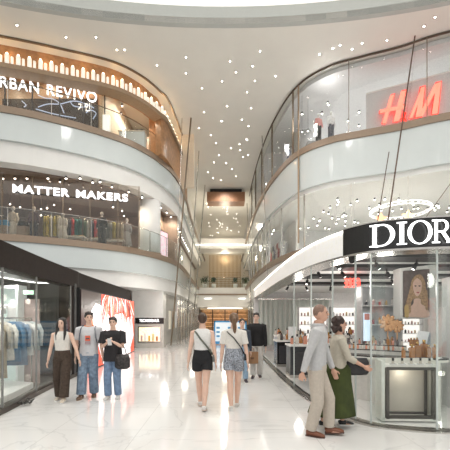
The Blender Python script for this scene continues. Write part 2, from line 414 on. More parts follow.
for pts in ([(38,95),(45,98),(53,99),(60,104),(64,113)],[(38,107),(48,104),(60,104),(74,101),(86,104),(94,108)],[(36,109),(50,113),(64,116),(76,118)],
            [(70,101),(74,106),(84,107),(88,104)],[(86,113),(90,110),(96,113),(93,119)],[(22,101),(26,105),(24,107)]):
    MB().tube([on3(*q) for q in [(p.x,p.y) for p in crv(pts,5)]],.022,6).build('brush_stroke', strk, scr)
try:
    p0 = on3(78,110,.1); p1 = on3(90,110,.1)
    text('characters','기인',sign,(p0[0],p0[1]),(p1[0],p1[1]),.40,p1[2]-.06,scr,.02,.004)
except Exception as e: print('hangul', e)
# MATTER MAKERS
ma, mb_ = seg(0,14.85,140,16.35)
t = thing('shop_sign','white lit MATTER MAKERS lettering on the middle left gallery','sign',(0,0,0))
a, b = onp(ma,mb_,13.5), onp(ma,mb_,128)
text('lettering','MATTER',sign,a,onp(ma,mb_,70),.36,zat(b,201.8),t,.02,.03)
text('lettering','MAKERS',sign,onp(ma,mb_,76.5),b,.36,zat(b,201.8),t,.02,.03)
MB().tube([(a.x,a.y+.1,zat(b,201)),(b.x,b.y+.1,zat(b,201))],.02,6).build('mounting_bar', blackm, t)
t = thing('glass_shopfront','glass shopfront with thin dark mullions behind the middle left railing','glass wall',(0,0,Z2))
u = (mb_-ma).normalized(); A0 = ma-u*4; B0 = mb_; n = V((-u.y,u.x))*.03
MB().prism([tuple(A0),tuple(B0),tuple(B0+n),tuple(A0+n)],0,2.9).build('glass_panel', glass('tinted glass',(.86,.82,.78),.10), t)
for px in (-30,2,33,63,90,118,139):
    p = onp(ma,mb_,px,0); MB().box((p.x,p.y,1.45),(.03,.06,2.9),math.atan2(u.y,u.x)).build('mullion', bronze, t)
# H&M sign
hw0, hw1 = seg(366,16.3,470,14.5)
u = (hw1-hw0).normalized(); n = V((-u.y,u.x))
t = thing('sign_wall','low grey wall carrying the red letters on the top right gallery','wall panel',(0,0,ZR3))
zt = EYE+(HY-97)/F*hw0.y-ZR3
MB().prism([tuple(hw0),tuple(hw1),tuple(hw1+n*.2),tuple(hw0+n*.2)],0,zt+.12).build('panel', M('sign wall grey',(.56,.56,.56),.45), t)
MB().prism([tuple(hw0-n*.03),tuple(hw1-n*.03),tuple(hw1+n*.22),tuple(hw0+n*.22)],zt+.12,zt+.17).build('cap', white, t)
t = thing('shop_sign','slanted red glowing H&M letters on the grey wall at top right','sign',(0,0,0))
redf = M('red letter face',(.9,.3,.22),.5,emit=(1,.22,.13),es=1.0); rede = M('red letter edge',(.8,.02,.01),.5,emit=(1,.03,.01),es=1.3)
def hm(px,py,e=.2): p = onp(hw0,hw1,px,e); return V((p.x,p.y,zat(p,py)))
def slab(quad, e0, e1, mat, nm, grow=0.):
    c = V((sum(q[0] for q in quad)/len(quad), sum(q[1] for q in quad)/len(quad)))
    qq = [(q[0]+(grow if q[0]>c.x else -grow), q[1]+(grow if q[1]>c.y else -grow)) for q in quad]
    m = MB(); R = [[hm(x,y,e) for x,y in qq] for e in (e0,e1)]; m.loft(R); m.build(nm, mat, t)
H = [[(382,123.5),(386,123.5),(394.5,94),(390.5,95)],[(393,122),(399,121),(406,90),(401,91)],[(380,113.5),(380,110),(404,104.5),(404,108.5)]]
Mm = [[(408.5,118.5),(412,118),(424,87),(421,88)],[(415,117.5),(421,116.5),(424.5,86),(420,87.5)],[(417.5,117),(422,116.5),(440,81.5),(434,84)],[(431,114.5),(437,113.5),(440.5,81.5),(435.5,83)]]
for q in H: slab(q,.16,.26,rede,'letter_h_edge',.7)
for q in H: slab(q,.27,.29,redf,'letter_h_stroke',-.2)
for q in Mm: slab(q,.16,.26,rede,'letter_m_edge',.7)
for q in Mm: slab(q,.27,.29,redf,'letter_m_stroke',-.2)
MB().tube([hm(x,y,.24) for x,y in [(406,121),(402,116),(403,112),(405.5,113),(404,117),(400.5,119),(402,121.5),(405,119)]],.035,6).build('ampersand', rede, t)
light((8.3,14.4,10.8),14,(1,.25,.15),.3)
# ------------------------------------------------------------------ DIOR shop shell
ct = 2.95; cb = 2.55
ib = 25   # the sign's end along the curve
Dk = Dc[:39]; Dw = Dc[38:]
t = thing('black_sign_band','curved black fascia band carrying the white DIOR lettering','fascia',(0,0,cb))
MB().strip(Dk,-.10,.25,0,ct-cb,1).build('band', black, t)
MB().strip(Dk,-.115,.27,-.03,0,1).build('lower_edge', steel, t)
MB().strip(Dk,-.115,.27,ct-cb,ct-cb+.015,1).build('upper_edge', steel, t)
t = thing('white_canopy','curved white lit canopy fascia running from the black band into the distance','canopy',(0,0,cb))
MB().strip(Dw,-.08,.25,0,ct-cb-.03,1).build('fascia', M('luminous white fascia',(.9,.9,.88),.4,emit=(1,.98,.93),es=.10), t)
MB().strip(Dw,-.10,.02,ct-cb-.03,ct-cb,1).build('light_edge', led, t)
MB().strip(Dw,-.12,.27,-.03,0,1).build('lower_edge', steel, t)
struct(MB().prism([tuple(q) for q in offset(Dc,.25,1)]+[(9.5,16.5),(9.5,4.95)],2.80,2.86).build('ceiling_shop', white))
struct(MB().box((5.5,16.6,1.43),(8.2,.15,2.86)).build('wall_shop_back', M('shop back wall',(.72,.71,.70),.4)))
struct(MB().box((9.5,10.7,1.43),(.15,12,2.86)).build('wall_shop_right', white))
sf = MB().prism([tuple(q) for q in offset(Dc,.06,1)]+[(9.4,16.5),(9.4,4.95)],0,.012)
struct(sf.build('floor_shop', MATS['white marble']))
struct(MB().strip(Dc,-.10,-.05,0,.022,1).build('trim_19', steel)); struct(MB().strip(Dc,-.03,.03,0,.03,1).build('trim_20', M('satin steel',(.35,.33,.30),.35,.9))); struct(MB().strip(Dc,.05,.11,0,.022,1).build('trim_21', steel))
# DIOR letters: thick and thin serif strokes, x and z in cap heights
def serif(poly): return poly
def ring_poly(cx,cz,rx,rz,ix,iz,a0,a1,n=20,sh=0.):
    o = [(cx+rx*math.cos(a0+(a1-a0)*k/n), cz+rz*math.sin(a0+(a1-a0)*k/n)) for k in range(n+1)]
    i = [(cx+ix*math.cos(a0+(a1-a0)*k/n)+sh, cz+iz*math.sin(a0+(a1-a0)*k/n)) for k in range(n+1)]
    return [[o[k],o[k+1],i[k+1],i[k]] for k in range(n)]
def stem(x,w=.16): return [[(x,0.04),(x+w,0.04),(x+w,.96),(x,.96)],[(x-.11,0),(x+w+.11,0),(x+w+.11,.045),(x-.11,.045)],[(x-.11,.955),(x+w+.11,.955),(x+w+.11,1),(x-.11,1)]]
pi = math.pi
L_D = stem(.11)+[[(.2,0),(.45,0),(.45,.045),(.2,.045)],[(.2,.955),(.45,.955),(.45,1),(.2,1)]]+ring_poly(.45,.5,.50,.5,.33,.455,-pi/2,pi/2)
L_I = stem(.11)
L_O = ring_poly(.52,.5,.52,.52,.35,.48,0,2*pi,36)
L_R = stem(.11)+[[(.2,.955),(.48,.955),(.48,1),(.2,1)],[(.2,.47),(.48,.47),(.48,.515),(.2,.515)]]+ring_poly(.48,.735,.30,.265,.15,.22,-pi/2,pi/2,14)+[[(.40,.49),(.58,.49),(.90,.04),(.72,.04)],[(.66,0),(1.02,0),(1.02,.045),(.68,.045)]]
t = thing('shop_sign','large white lit serif DIOR lettering on the black band','sign',(0,0,cb))
def dcol(px, e):
    # where the sightline of a picture column meets the band, pushed e towards the hall
    C = offset(Dc, -e, 1)
    for p,q in zip(C,C[1:]):
        d = q-p; s = (px-CX)/F; den = d.x-s*d.y
        if abs(den) < 1e-9: continue
        k = (s*p.y-p.x)/den
        if -.001 <= k <= 1.001 and p.x > .5: return p+d*k
    return C[0]
for nm,L,x0,x1,wid in (('letter_d',L_D,369.5,395,.95),('letter_i',L_I,396.8,407,.38),('letter_o',L_O,407.5,432.5,1.04),('letter_r',L_R,432,454,1.02)):
    for e0,e1,mat,k in ((.105,.135,steel,'back'),(.136,.16,M('letter face',(1,1,1),.5,emit=(1,1,1),es=2.2),'face')):
        m = MB(); pa, pb = dcol(x0,e0), dcol(x1,e0); qa, qb = dcol(x0,e1), dcol(x1,e1)
        for quad in L:
            R = []
            for (A1,B1) in ((pa,pb),(qa,qb)):
                R.append([V((A1.x+(B1.x-A1.x)*x/wid, A1.y+(B1.y-A1.y)*x/wid, .045+z*.31)) for x,z in quad])
            m.loft(R)
        m.build(nm if k=='face' else nm+'_back', mat, t)
# glass front with upright edges
t = thing('glass_shopfront','curved clear glass shopfront below the black DIOR band','glass wall',(0,0,0))
MB().strip([p for p in Dc[:34]],.0,.015,.03,cb-.03,1).build('glass_panel', glass('store glass',(.98,.99,.985),.035), t)
gedge = M('green glass edge',(.55,.60,.58),.15)
for px in (371,437):
    p = dcol(px,0); MB().box((p.x,p.y,1.28),(.022,.03,2.5),-.3).build('glass_edge', gedge, t)
for px in (382,444.5):
    p = dcol(px,0); MB().box((p.x+.05,p.y+.25,1.28),(.02,.35,2.5),.15).build('glass_fin', glass('fin glass',(.96,.985,.975),.04), t)
for i in (36,42,48,54): 
    p = Dc[i]; MB().box((p.x,p.y,1.28),(.02,.03,2.5)).build('glass_edge', gedge, t)
# ceiling beams and track lights of the shop
for Y in (6.7,8.0,9.7,11.8):
    one('ceiling_beam', MB().box((0,0,-.035),(7.2,.62,.07)), blackm, {6.7:'black recessed light channel nearest the black DIOR band',8.0:'black light channel second from the shop front',9.7:'black light channel third from the shop front',11.8:'black light channel farthest back in the shop ceiling'}[Y],'ceiling channel',(5.6 if Y<8 else 5.5,Y,2.80))
sp = None
def spotlight(x,y,z):
    global sp
    if sp is None:
        sp = thing('track_spotlight','small black track spotlight under the shop ceiling channels','spotlight',(x,y,z),0,'track spotlights in the shop')
        MB().cyl((0,0,0),(0,0,-.10),.015,.015,6).build('stem', blackm, sp)
        MB().cyl((0,0,-.08),(.05,-.05,-.20),.035,.04,10).build('lamp_head', blackm, sp, True)
        MB().cyl((.048,-.048,-.196),(.052,-.052,-.204),.03,.03,10).build('lens', M('spot lens',(1,1,1),emit=(1,.95,.9),es=3), sp)
    else: dup(sp,(x,y,z),random.uniform(0,6))
for Y in (6.7,8.0,9.7,11.8):
    for x in (2.2,2.9,3.7,4.6,5.6,6.8): spotlight(x+random.uniform(-.2,.2),Y,2.74)
for x,y in ((2.3,5.9),(3.3,7),(4.5,6),(3,9),(5,9.5),(2.6,12),(5.5,13),(7.3,8),(7.5,12)): light((x,y,2.25),34,(1,.96,.9),.15)
red = M('red neon',(1,.1,.05),.5,emit=(1,.06,.05),es=3)
t = thing('neon_sign','red neon characters glowing inside the shop behind the white canopy','neon sign',(0,0,0))
for k,(x0) in enumerate((344.5,348.5,352.5,356.5)):
    for pts in ([(0,279),(3,279)],[(0,283),(3,283)],[(1.5,278),(1.5,287)],[(.3,287),(3,286)],[(3,280),(3,286)]):
        MB().tube([W(x0+x,y,9.2) for x,y in pts],.018,5).build('neon_tube', red, t)
# camera dome under the band
t = thing('dome_camera','small black dome camera under the left end of the black band','camera',tuple(dcol(352,.0))+(2.50,))
MB().cyl((0,0,.03),(0,0,-.03),.05,.05,14).build('housing', blackm, t); MB().ell((0,0,-.03),(.042,.042,.045)).build('dome', black, t, True)
# ------------------------------------------------------------------ left shop
HT = 2.85; HG = 2.42
def sregion(c, xo=-9.3): return [tuple(q) for q in c]+[(xo,c[-1].y),(xo,c[0].y)]
struct(MB().strip(Sc,-.02,.30,HG,HT,-1).build('wall_shop_fascia', darkp))
struct(MB().prism(sregion(offset(Sc,.1,-1)),HT-.08,HT-.01).build('ceiling_left_shop', M('dark shop ceiling',(.10,.10,.10),.4)))
struct(MB().prism(sregion(offset(Sc,.3,-1)),HG+.08,HG+.12).build('ceiling_left_shop_inner', M('charcoal shop ceiling',(.13,.13,.13),.35)))
struct(MB().strip(Sc,-.03,.12,0,.09,-1).build('baseboard_left', M('dark bronze base',(.06,.045,.035),.35,.3)))
struct(MB().strip(Sc[38:],.0,.30,.09,HG,-1).build('wall_left_shop', darkp))
struct(MB().box((-9.3,9.6,1.4),(.15,13,2.8)).build('wall_left_shop_side', M('dark grey shop wall',(.09,.09,.095),.25,var=.3,scale=6)))
struct(MB().prism(sregion(offset(Sc,.1,-1)),0,.012).build('floor_left_shop', M('grey shop floor',(.33,.31,.29),.12,var=.08,scale=2)))
struct(MB().box((-6.6,9.1,1.3),(5.2,.12,2.4)).build('wall_left_shop_back', M('dark mirror wall',(.07,.07,.07),.45,var=.3,scale=5)))
t = thing('glass_shopfront','tall glass front of the clothing shop at lower left','glass wall',(0,0,0))
MB().strip(Sc[:39],.0,.015,.09,HG,-1).build('glass_panel', glass('left glass',(.96,.97,.96),.05), t)
for i in (17,27,38): p = Sc[i]; MB().box((p.x-.01,p.y,1.25),(.03,.02,2.34)).build('glass_edge', M('grey edge',(.25,.25,.24),.2), t)
# poster light box
i0, i1 = 41, 55
pc = Sc[i0:i1+1]; pa, pb = pc[0], pc[-1]; u = (pb-pa).normalized(); n = V((u.y,-u.x))
t = thing('advertising_light_box','large backlit poster with streaming red hair and a white figure on the dark wall','advertisement',(pa.x,pa.y,.0),math.atan2(u.y,u.x))
LP = (pb-pa).length; Hh = 2.40
MB().box((LP/2,-.03,Hh/2),(LP+.06,.10,Hh+.02)).build('frame', blackm, t)
MB().box((LP/2,-.10,Hh/2),(LP,.02,Hh-.06)).build('screen', M('poster dark',(.05,.03,.03),.3,emit=(.10,.05,.05),es=.12), t)
# perspective makes picture columns uneven along the poster: u = depth fraction
def pu(px): 
    s = (px-CX)/F; k = (s*pa.y-pa.x)/((pb-pa).x-s*(pb-pa).y); return k*LP
def pz(px,py): k = pu(px)/LP; Y = pa.y+(pb.y-pa.y)*k; return EYE+(HY-py)/F*Y
def art(pts, lvl, mat, nm):
    m = MB(); m.plate([(pu(x),max(.04,min(Hh-.04,pz(x,y)))) for x,y in pts], -.111-.004*lvl, -.113-.004*lvl); return m.build(nm, mat, t)
pw = M('poster white',(1,.95,.95),.4,emit=(1,.93,.94),es=.72); pk = M('poster pink',(1,.7,.7),.4,emit=(1,.62,.66),es=.7); pr = M('poster red',(.9,.1,.05),.4,emit=(.85,.10,.05),es=.55); po = M('poster orange',(1,.3,.15),.4,emit=(1,.30,.16),es=.7)
art([(98,293),(104,288),(128,296),(131.6,300),(131.6,352),(83.8,372),(83.8,350),(95,330),(98,305)],0,pr,'red_ground')
art([(88,309),(92,303),(100,307),(106,316),(119,313),(126,320),(128,353),(100,364),(93,340),(86,318)],1,pw,'white_figure')
art([(95,305),(100,308),(101,318),(97,320)],2,pk,'pink_shape')
art([(84,322),(88,318),(91,330),(90,352),(84,368)],2,po,'orange_glow')
art([(83.9,335),(86,334),(87,371),(83.9,372)],3,pr,'red_edge')
art([(124,318),(129,316),(131,335),(127,350)],2,pk,'pink_shape')
for k in range(60):
    x = 101+k*.42+random.uniform(-.5,.5); y0 = 289.5+(x-98)*.25+random.uniform(0,2); xe = max(97,min(131,113+(x-113)*1.35+random.uniform(-3,3))); y1 = random.uniform(303,326)+(6 if x > 121 else 0); xm = (x+xe)/2+random.uniform(-1,1); ym = (y0+y1)/2
    art([(x,y0),(x+.7,y0),(xm+.9,ym),(xe+.3,y1),(xe,y1),(xm-.1,ym)],3+k%3,(pr,po,pw,M('dark hair',(.25,.03,.02),.4,emit=(.25,.02,.02),es=.6))[k%4],'hair_strand')
light(tuple(pa+(pb-pa)*.3+n*.5)+(1.4,),14,(1,.5,.45),.4)
# small lit panel beyond the poster
p = W(132.5,0,15.9); t = thing('wall_screen','small pale blue lit panel at the far end of the dark shop wall','screen',(p.x+.02,15.3,1.2))
MB().box((0,0,0),(.05,.30,.55)).build('housing', blackm, t); MB().box((.03,0,0),(.01,.26,.5)).build('screen', M('blue screen',(.6,.75,.95),emit=(.6,.75,1),es=1.3), t)
# showcase and lettering
t = thing('display_case','low grey showcase with a warm lit window in front of the pale pillar','showcase',(-3.98,18.0,0))
MB().box((0,.3,.78),(1.50,.7,1.56)).build('case_body', M('case grey',(.50,.48,.44),.35), t)
MB().box((0,-.08,1.44),(1.50,.06,.30)).build('sign_band', black, t)
MB().box((0,-.07,.72),(1.20,.04,.82)).build('window_frame', steel, t)
MB().box((0,-.10,.72),(1.1,.02,.74)).build('lit_window', M('warm lit window',(.8,.7,.5),emit=(1,.84,.58),es=.8,var=.4,scale=9), t)
text('lettering','TSCHEMBAUR',sign,(-.52,-.13),(.52,-.13),.15,1.37,t,.02,.01)
for k,(x,h,c) in enumerate(((-.4,.3,(.75,.5,.5)),(-.22,.42,(.9,.9,.9)),(.0,.28,(.8,.5,.1)),(.2,.38,(.7,.6,.3)),(.4,.25,(.6,.2,.1)))):
    MB().box((x,-.13,.37+h/2),(.1,.03,h)).build('display_item', M('case item %d'%k,c,.4), t)
# ---- interior of the left shop
def led_loop(pts, label):
    m = MB(); m.tube(pts,.014,6,True); return one('led_light_loop', m, M('loop light',(1,1,1),emit=(1,.99,.96),es=3), label,'light',(0,0,0))
zl = HG+.06
def rr(cx,cy,a,b,n=40,rot=0.,z=zl):
    o = []
    for k in range(n):
        th = 2*pi*k/n; c,s = math.cos(th), math.sin(th)
        x = a*math.copysign(abs(c)**.5,c); y = b*math.copysign(abs(s)**.5,s)
        o.append((cx+x*math.cos(rot)-y*math.sin(rot), cy+x*math.sin(rot)+y*math.cos(rot), z))
    return o
led_loop(rr(-4.62,6.2,.33,2.55),'rounded white LED loop on the shop ceiling just behind the lower left glass')
led_loop(rr(-6.3,6.2,.5,1.6),'white LED loop deeper inside the lower left shop ceiling')
t = thing('display_shelving','white backlit shelving with pale niches inside the lower left shop','shelf unit',(-5.9,8.1,0))
t.scale = (1,1,1.12)
wl = M('shelf white',(.75,.78,.76),.4,emit=(.9,1,.95),es=.12)
MB().box((0,.16,1.05),(2.1,.04,2.1)).build('back_panel', M('mint back panel',(.70,.78,.75),emit=(.85,1,.95),es=.2), t)
for z in (.05,.75,1.35,2.06): MB().box((0,0,z),(2.1,.36,.06)).build('shelf', wl, t)
for x in (-1.05,1.05): MB().box((x,0,1.05),(.05,.36,2.1)).build('side_panel', wl, t)
def bust():
    t = thing('mannequin_torso','white torso mannequin standing on the backlit shelves','mannequin',(0,0,0),0,'torso mannequins on the backlit shelves')
    m = MB(); m.rings([(0,.10,.07),(.06,.12,.08),(.16,.10,.07),(.27,.125,.08),(.36,.12,.07),(.40,.05,.045),(.46,.035,.035)],14); m.build('torso', white, t, True)
    m = MB(); m.tube([(-.11,0,.36),(-.16,0,.26),(-.15,.0,.14)],[.035,.03,.025],8); m.tube([(.11,0,.36),(.16,0,.26),(.15,0,.14)],[.035,.03,.025],8); m.build('arm_stubs', white, t, True)
    return t
b0 = bust(); b0.location = (-5.75,8.0,1.54)
for x,z in ((-5.36,1.54),(-5.0,1.54),(-5.75,.87),(-5.38,.87),(-5.02,.87)): dup(b0,(x,8.0,z),random.uniform(-.3,.3))
one('wall_panel', MB().box((0,0,1.02),(.37,.06,2.04)), M('pink grey panel',(.50,.40,.37),.5), 'plain pinkish grey panel beside the backlit shelving','panel',(-4.66,8.2,0))
t = thing('exit_sign','green lit exit sign with a running figure over the pinkish panel','sign',tuple(W(29,292.5,8.0)))
MB().box((0,0,0),(.26,.03,.11)).build('housing', greyd, t)
MB().box((0,-.018,0),(.24,.005,.09)).build('lit_face', M('exit green',(.5,.8,.6),emit=(.35,.85,.5),es=1.0), t)
m = MB(); m.ell((.02,-.024,.028),(.01,.004,.01),8,6); m.tube([(.01,-.024,.015),(-.01,-.024,-.01),(.01,-.024,-.035)],.005,5); m.tube([(-.01,-.024,-.01),(-.035,-.024,-.02)],.005,5); m.tube([(-.02,-.024,.012),(.03,-.024,.008)],.004,5); m.build('running_figure', white, t)
MB().cyl((0,0,.05),(0,0,.25),.006,.006,6).build('hanger_rod', steel, t)
# clothes rack and garments
def rack(name,label,p0,p1,h,mat=steel):
    a,b = V(p0),V(p1); t = thing(name,label,'clothes rack',(a.x,a.y,a.z),math.atan2(b.y-a.y,b.x-a.x)); L = (V((b.x,b.y))-V((a.x,a.y))).length
    MB().cyl((0,0,h),(L,0,h),.015,.015,8).build('rail', mat, t)
    for x in (.0,L): MB().cyl((x,0,0),(x,0,h),.014,.014,8).build('upright', mat, t); MB().box((x,0,.012),(.05,.45,.024)).build('foot', mat, t)
    return t
def garment_mesh(L=.85,w=.22,th=.055,sleeve=.5):
    m = MB(); m.rings([(-L,th,w*1.08),(-L*.6,th,w),(-.25,th,w),(-.12,th*.9,w),(-.06,th*.7,w*.7),(-.03,th*.5,w*.35)],12)
    for s in (-1,1):
        if sleeve: m.tube([(0,s*w*.9,-.10),(.0,s*(w+.05),-.25),(.01,s*(w+.03),-.10-sleeve)],[(.05,.045),(.05,.045),(.04,.035)],8)
    return m
def hanger_mesh():
    m = MB(); m.tube([(0,.0,.0),(0,.02,.03),(0,.0,.05),(0,-.02,.035)],.004,5); m.tube([(0,0,.0),(0,0,-.03)],.004,5); m.tube([(0,-.17,-.09),(0,0,-.03),(0,.17,-.09)],.006,5); return m
gcount = 0
def garment(col, word, label, loc, rz, L=.85, sleeve=.5, th=.055, kind='hanging_jacket', grp=None, w=.22):
    t = thing(kind, label, word, loc, rz, grp)
    garment_mesh(L,w,th,sleeve).build('fabric', M('cloth %.2f %.2f %.2f'%col, col, .85, var=.18, scale=14, bump=.3), t, True)
    hanger_mesh().build('hanger', steel, t); return t
rack('clothes_rack','steel rack of jackets behind the lower left glass',(-4.95,6.25,0),(-4.55,8.0,0),1.58)
rk = [((.38,.32,.22),'tan brown jacket at the near end of the lower left rack',.95),((.03,.04,.08),'black navy jacket beside the tan one on the lower left rack',.9),
 ((.05,.08,.16),'dark navy patterned jacket on the lower left rack',.95),((.78,.78,.75),'white shirt hanging between navy and beige coats',.9),
 ((.45,.40,.32),'long beige coat on the lower left rack',1.2),((.70,.68,.62),'cream shirt hanging beside the blue denim jacket',.85),
 ((.10,.20,.32),'blue denim jacket on the lower left rack',.9),((.20,.27,.36),'grey blue coat next to the denim jacket',1.0),((.72,.70,.66),'off white jacket near the far end of the lower left rack',.8),((.50,.52,.50),'pale grey shirt at the far end of the lower left rack',.7)]
a, b = V((-4.95,6.25)), V((-4.55,8.0)); ang = math.atan2(b.y-a.y,b.x-a.x)
for k,(c,l,L) in enumerate(rk):
    p = a+(b-a)*((k+.6)/len(rk)); garment(c,'jacket',l,(p.x,p.y,1.53),ang+.35,L,.5,.065)
one('display_platform', MB().prism([(-4.02,4.2),(-3.98,5.4),(-4.1,6.6),(-4.28,7.6),(-4.7,7.75),(-6.8,7.5),(-6.8,4.2)],0,.13), M('platform white',(.85,.85,.83),.3), 'low white display platform on the floor behind the lower left glass','platform',(0,0,.012),bevel=.01)
def crumple(label,loc):
    m = MB()
    for k in range(9):
        c = V((random.uniform(-.07,.07),random.uniform(-.1,.1),.04)); pts = [tuple(c+V((random.uniform(-.06,.06),random.uniform(-.07,.07),random.uniform(-.03,.06)))) for _ in range(5)]
        m.tube(pts,.009,5)
    return one('twisted_ornament', m, M('gunmetal',(.07,.07,.065),.35,.6), label,'ornament',loc,smooth=True)
crumple('dark twisted metal ornament on the shop floor near the front of the white platform',W(41,396,6.15)); crumple('dark twisted metal ornament at the left edge, behind the glass',W(4,405,5.75))
for o in COL.objects:
    if o.name.startswith('twisted_ornament'): o.location.z = .02; o.location.x -= .25
t = thing('display_box','small white step block on the platform under the clothes rack','display block',(-4.52,6.75,.142)); MB().box((0,0,.11),(.16,.16,.22)).build('block', white, t, bevel=.005)
for y,x in ((5.2,-4.6),(6.5,-4.6),(7.8,-4.9),(6,-6.3),(8,-6.8)): down((x,y,2.42),60,(1,.97,.93),.12)
# ------------------------------------------------------------------ middle left gallery contents
def mannequin(name,label,loc,rz,top,bottom,dress=False,s=1.,head=True):
    t = thing(name,label,'mannequin',loc,rz); t.scale = (s,)*3; mw = M('mannequin white',(.75,.74,.72),.35)
    m = MB(); m.rings([(.95,.11,.08),(1.02,.13,.09),(1.12,.105,.075),(1.28,.13,.085),(1.38,.15,.08),(1.43,.06,.05),(1.50,.042,.042)],14)
    if head: m.ell((0,0,1.60),(.075,.09,.11))
    for sx in (-1,1):
        m.tube([(sx*.15,0,1.38),(sx*.21,.0,1.12),(sx*.21,-.06,.86)],[.045,.035,.028],8)
        m.tube([(sx*.07,0,.98),(sx*.09,0,.5),(sx*.10,0,.08),(sx*.10,-.10,.02)],[.08,.05,.035,.03],8)
    m.build('figure', mw, t, True)
    m = MB(); m.rings([(.98,.15,.11),(1.1,.13,.10),(1.28,.155,.11),(1.39,.17,.10),(1.44,.07,.06)],14)
    for sx in (-1,1): m.tube([(sx*.15,0,1.39),(sx*.22,0,1.12),(sx*.22,-.06,.92)],[.065,.055,.048],8)
    m.build('top_garment', M('cloth %.2f %.2f %.2f'%top,top,.85,var=.15,bump=.3), t, True)
    if dress: m = MB(); m.rings([(.25,.27,.22),(.7,.20,.16),(1.0,.15,.115)],14); m.build('skirt', M('cloth %.2f %.2f %.2f'%bottom,bottom,.85,var=.15), t, True)
    else:
        m = MB()
        for sx in (-1,1): m.tube([(sx*.075,0,1.0),(sx*.09,0,.5),(sx*.10,0,.10)],[.105,.085,.08],10)
        m.build('trousers', M('cloth %.2f %.2f %.2f'%bottom,bottom,.85,var=.15), t, True)
    MB().cyl((0,0,0),(0,0,.02),.2,.2,20).build('base_plate', steel, t, True)
    return t
def P2(px, Y, z=Z2): return V(((px-CX)/F*Y, Y, z))
mannequin('mannequin','mannequin in a cream top and long white skirt at the left of the middle gallery',P2(13,15.6),.0,(.62,.58,.50),(.72,.70,.64),True)
mannequin('mannequin','mannequin in a long dark plum suit left of the yellow clothes, middle left gallery',P2(34,15.6),0,(.12,.07,.09),(.06,.05,.06))
mannequin('mannequin','white dressed mannequin among the yellow clothes, middle left gallery',P2(63,15.9),0,(.75,.74,.70),(.70,.70,.68),True,.88)
mannequin('mannequin','mannequin in black with white trousers, right part of the middle left shop',P2(102,16.4),0,(.03,.03,.03),(.05,.05,.05))
mannequin('mannequin','mannequin in a grey dress near the white round column',P2(127,17.2),0,(.45,.45,.46),(.5,.5,.5),True,.95)
for (x0,x1,Y,lab) in ((44,60,16.2,'rack of yellow clothes, middle left gallery'),(68,80,16.6,'rack with red and teal clothes, middle left gallery'),(84,98,16.9,'rack with dark and red clothes under the MAKERS lettering'),(106,124,17.2,'rack with grey and yellow clothes left of the round column')):
    a, b = P2(x0,Y), P2(x1,Y+.1); rack('clothes_rack','steel '+lab,a,b,1.5)
gs = [(45,16.2,(.45,.38,.06),'olive yellow'),(48,16.2,(.6,.5,.1),'bright yellow'),(51.5,16.2,(.55,.50,.35),'straw coloured'),(55,16.2,(.5,.42,.08),'mustard'),(59,16.2,(.70,.66,.55),'cream'),
 (69,16.65,(.05,.04,.04),'black'),(72.5,16.65,(.55,.05,.05),'red'),(76,16.65,(.02,.16,.15),'teal'),(79.5,16.65,(.03,.12,.10),'dark green'),
 (85,16.95,(.16,.24,.14),'green'),(88,16.95,(.7,.7,.68),'white'),(91.5,16.95,(.06,.06,.08),'charcoal'),(95,16.95,(.50,.06,.07),'crimson'),
 (107,17.2,(.28,.30,.30),'slate grey'),(110,17.2,(.40,.40,.38),'mid grey'),(114,17.2,(.55,.48,.14),'yellow ochre'),(118,17.2,(.45,.42,.30),'khaki'),(122,17.2,(.65,.60,.50),'ivory')]
for px,Y,c,w in gs:
    p = P2(px,Y,Z2+1.45); garment(c,'garment','%s garment hanging on a rack in the middle left gallery'%w,p,.5+random.uniform(-.2,.2),.95,.4,.085,'hanging_garment')
for px,Y,c,l in ((4,15.4,(.05,.3,.55),'blue bag'),(23,15.5,(.03,.03,.03),'black bag')):
    t = thing('handbag',l+' on a stand at the left end of the middle gallery','bag',P2(px,Y,Z2+.75)); 
    MB().rings([(0,.22,.09),(.05,.25,.11),(.22,.22,.09),(.27,.15,.04)],14).build('bag_body', M(l,c,.5), t, True)
    MB().tube([(-.12,0,.25),(-.1,0,.38),(.1,0,.38),(.12,0,.25)],.012,6).build('handle', black, t, True)
    one('display_plinth', MB().box((0,0,.37),(.4,.35,.74)), M('plinth brown',(.35,.28,.22)), 'plinth under the '+l+' in the middle left gallery','plinth',P2(px,Y),bevel=.01)
for px,Y,c,l in ((76,16.2,(.4,.38,.34),'low grey display table with folded clothes below the red garments'),(92,16.6,(.3,.3,.3),'low display table of folded dark clothes under the MAKERS lettering'),(116,16.9,(.5,.45,.2),'low display table with yellow folded clothes near the round column')):
    t = thing('display_table',l,'table',P2(px,Y)); MB().box((0,0,.42),(.9,.4,.04)).build('table_top', white, t)
    for sx in (-.42,.42):
        for sy in (-.17,.17): MB().box((sx,sy,.2),(.03,.03,.4)).build('leg', steel, t)
    for q in range(3): MB().box((-.28+q*.28,0,.47),(.22,.28,.07)).build('folded_clothes', M('folded %s %d'%(l[:14],q),(c[0]*(1+.5*q),c[1]*(1+.3*q),c[2]),.8), t, bevel=.01)
star = None
def ceil_spot(x,y,z,dz=0.):
    global star
    if star is None:
        star = thing('gallery_spotlight','small bright spotlight below a gallery ceiling','spotlight',(x,y,z),0,'spotlights under the gallery ceilings')
        MB().cyl((0,0,0),(0,0,-.10),.05,.05,10).build('lamp_housing', greyd, star, True); MB().ell((0,0,-.11),(.042,.042,.03),8,6).build('lens', ledhi, star, True)
    else: dup(star,(x,y,z))
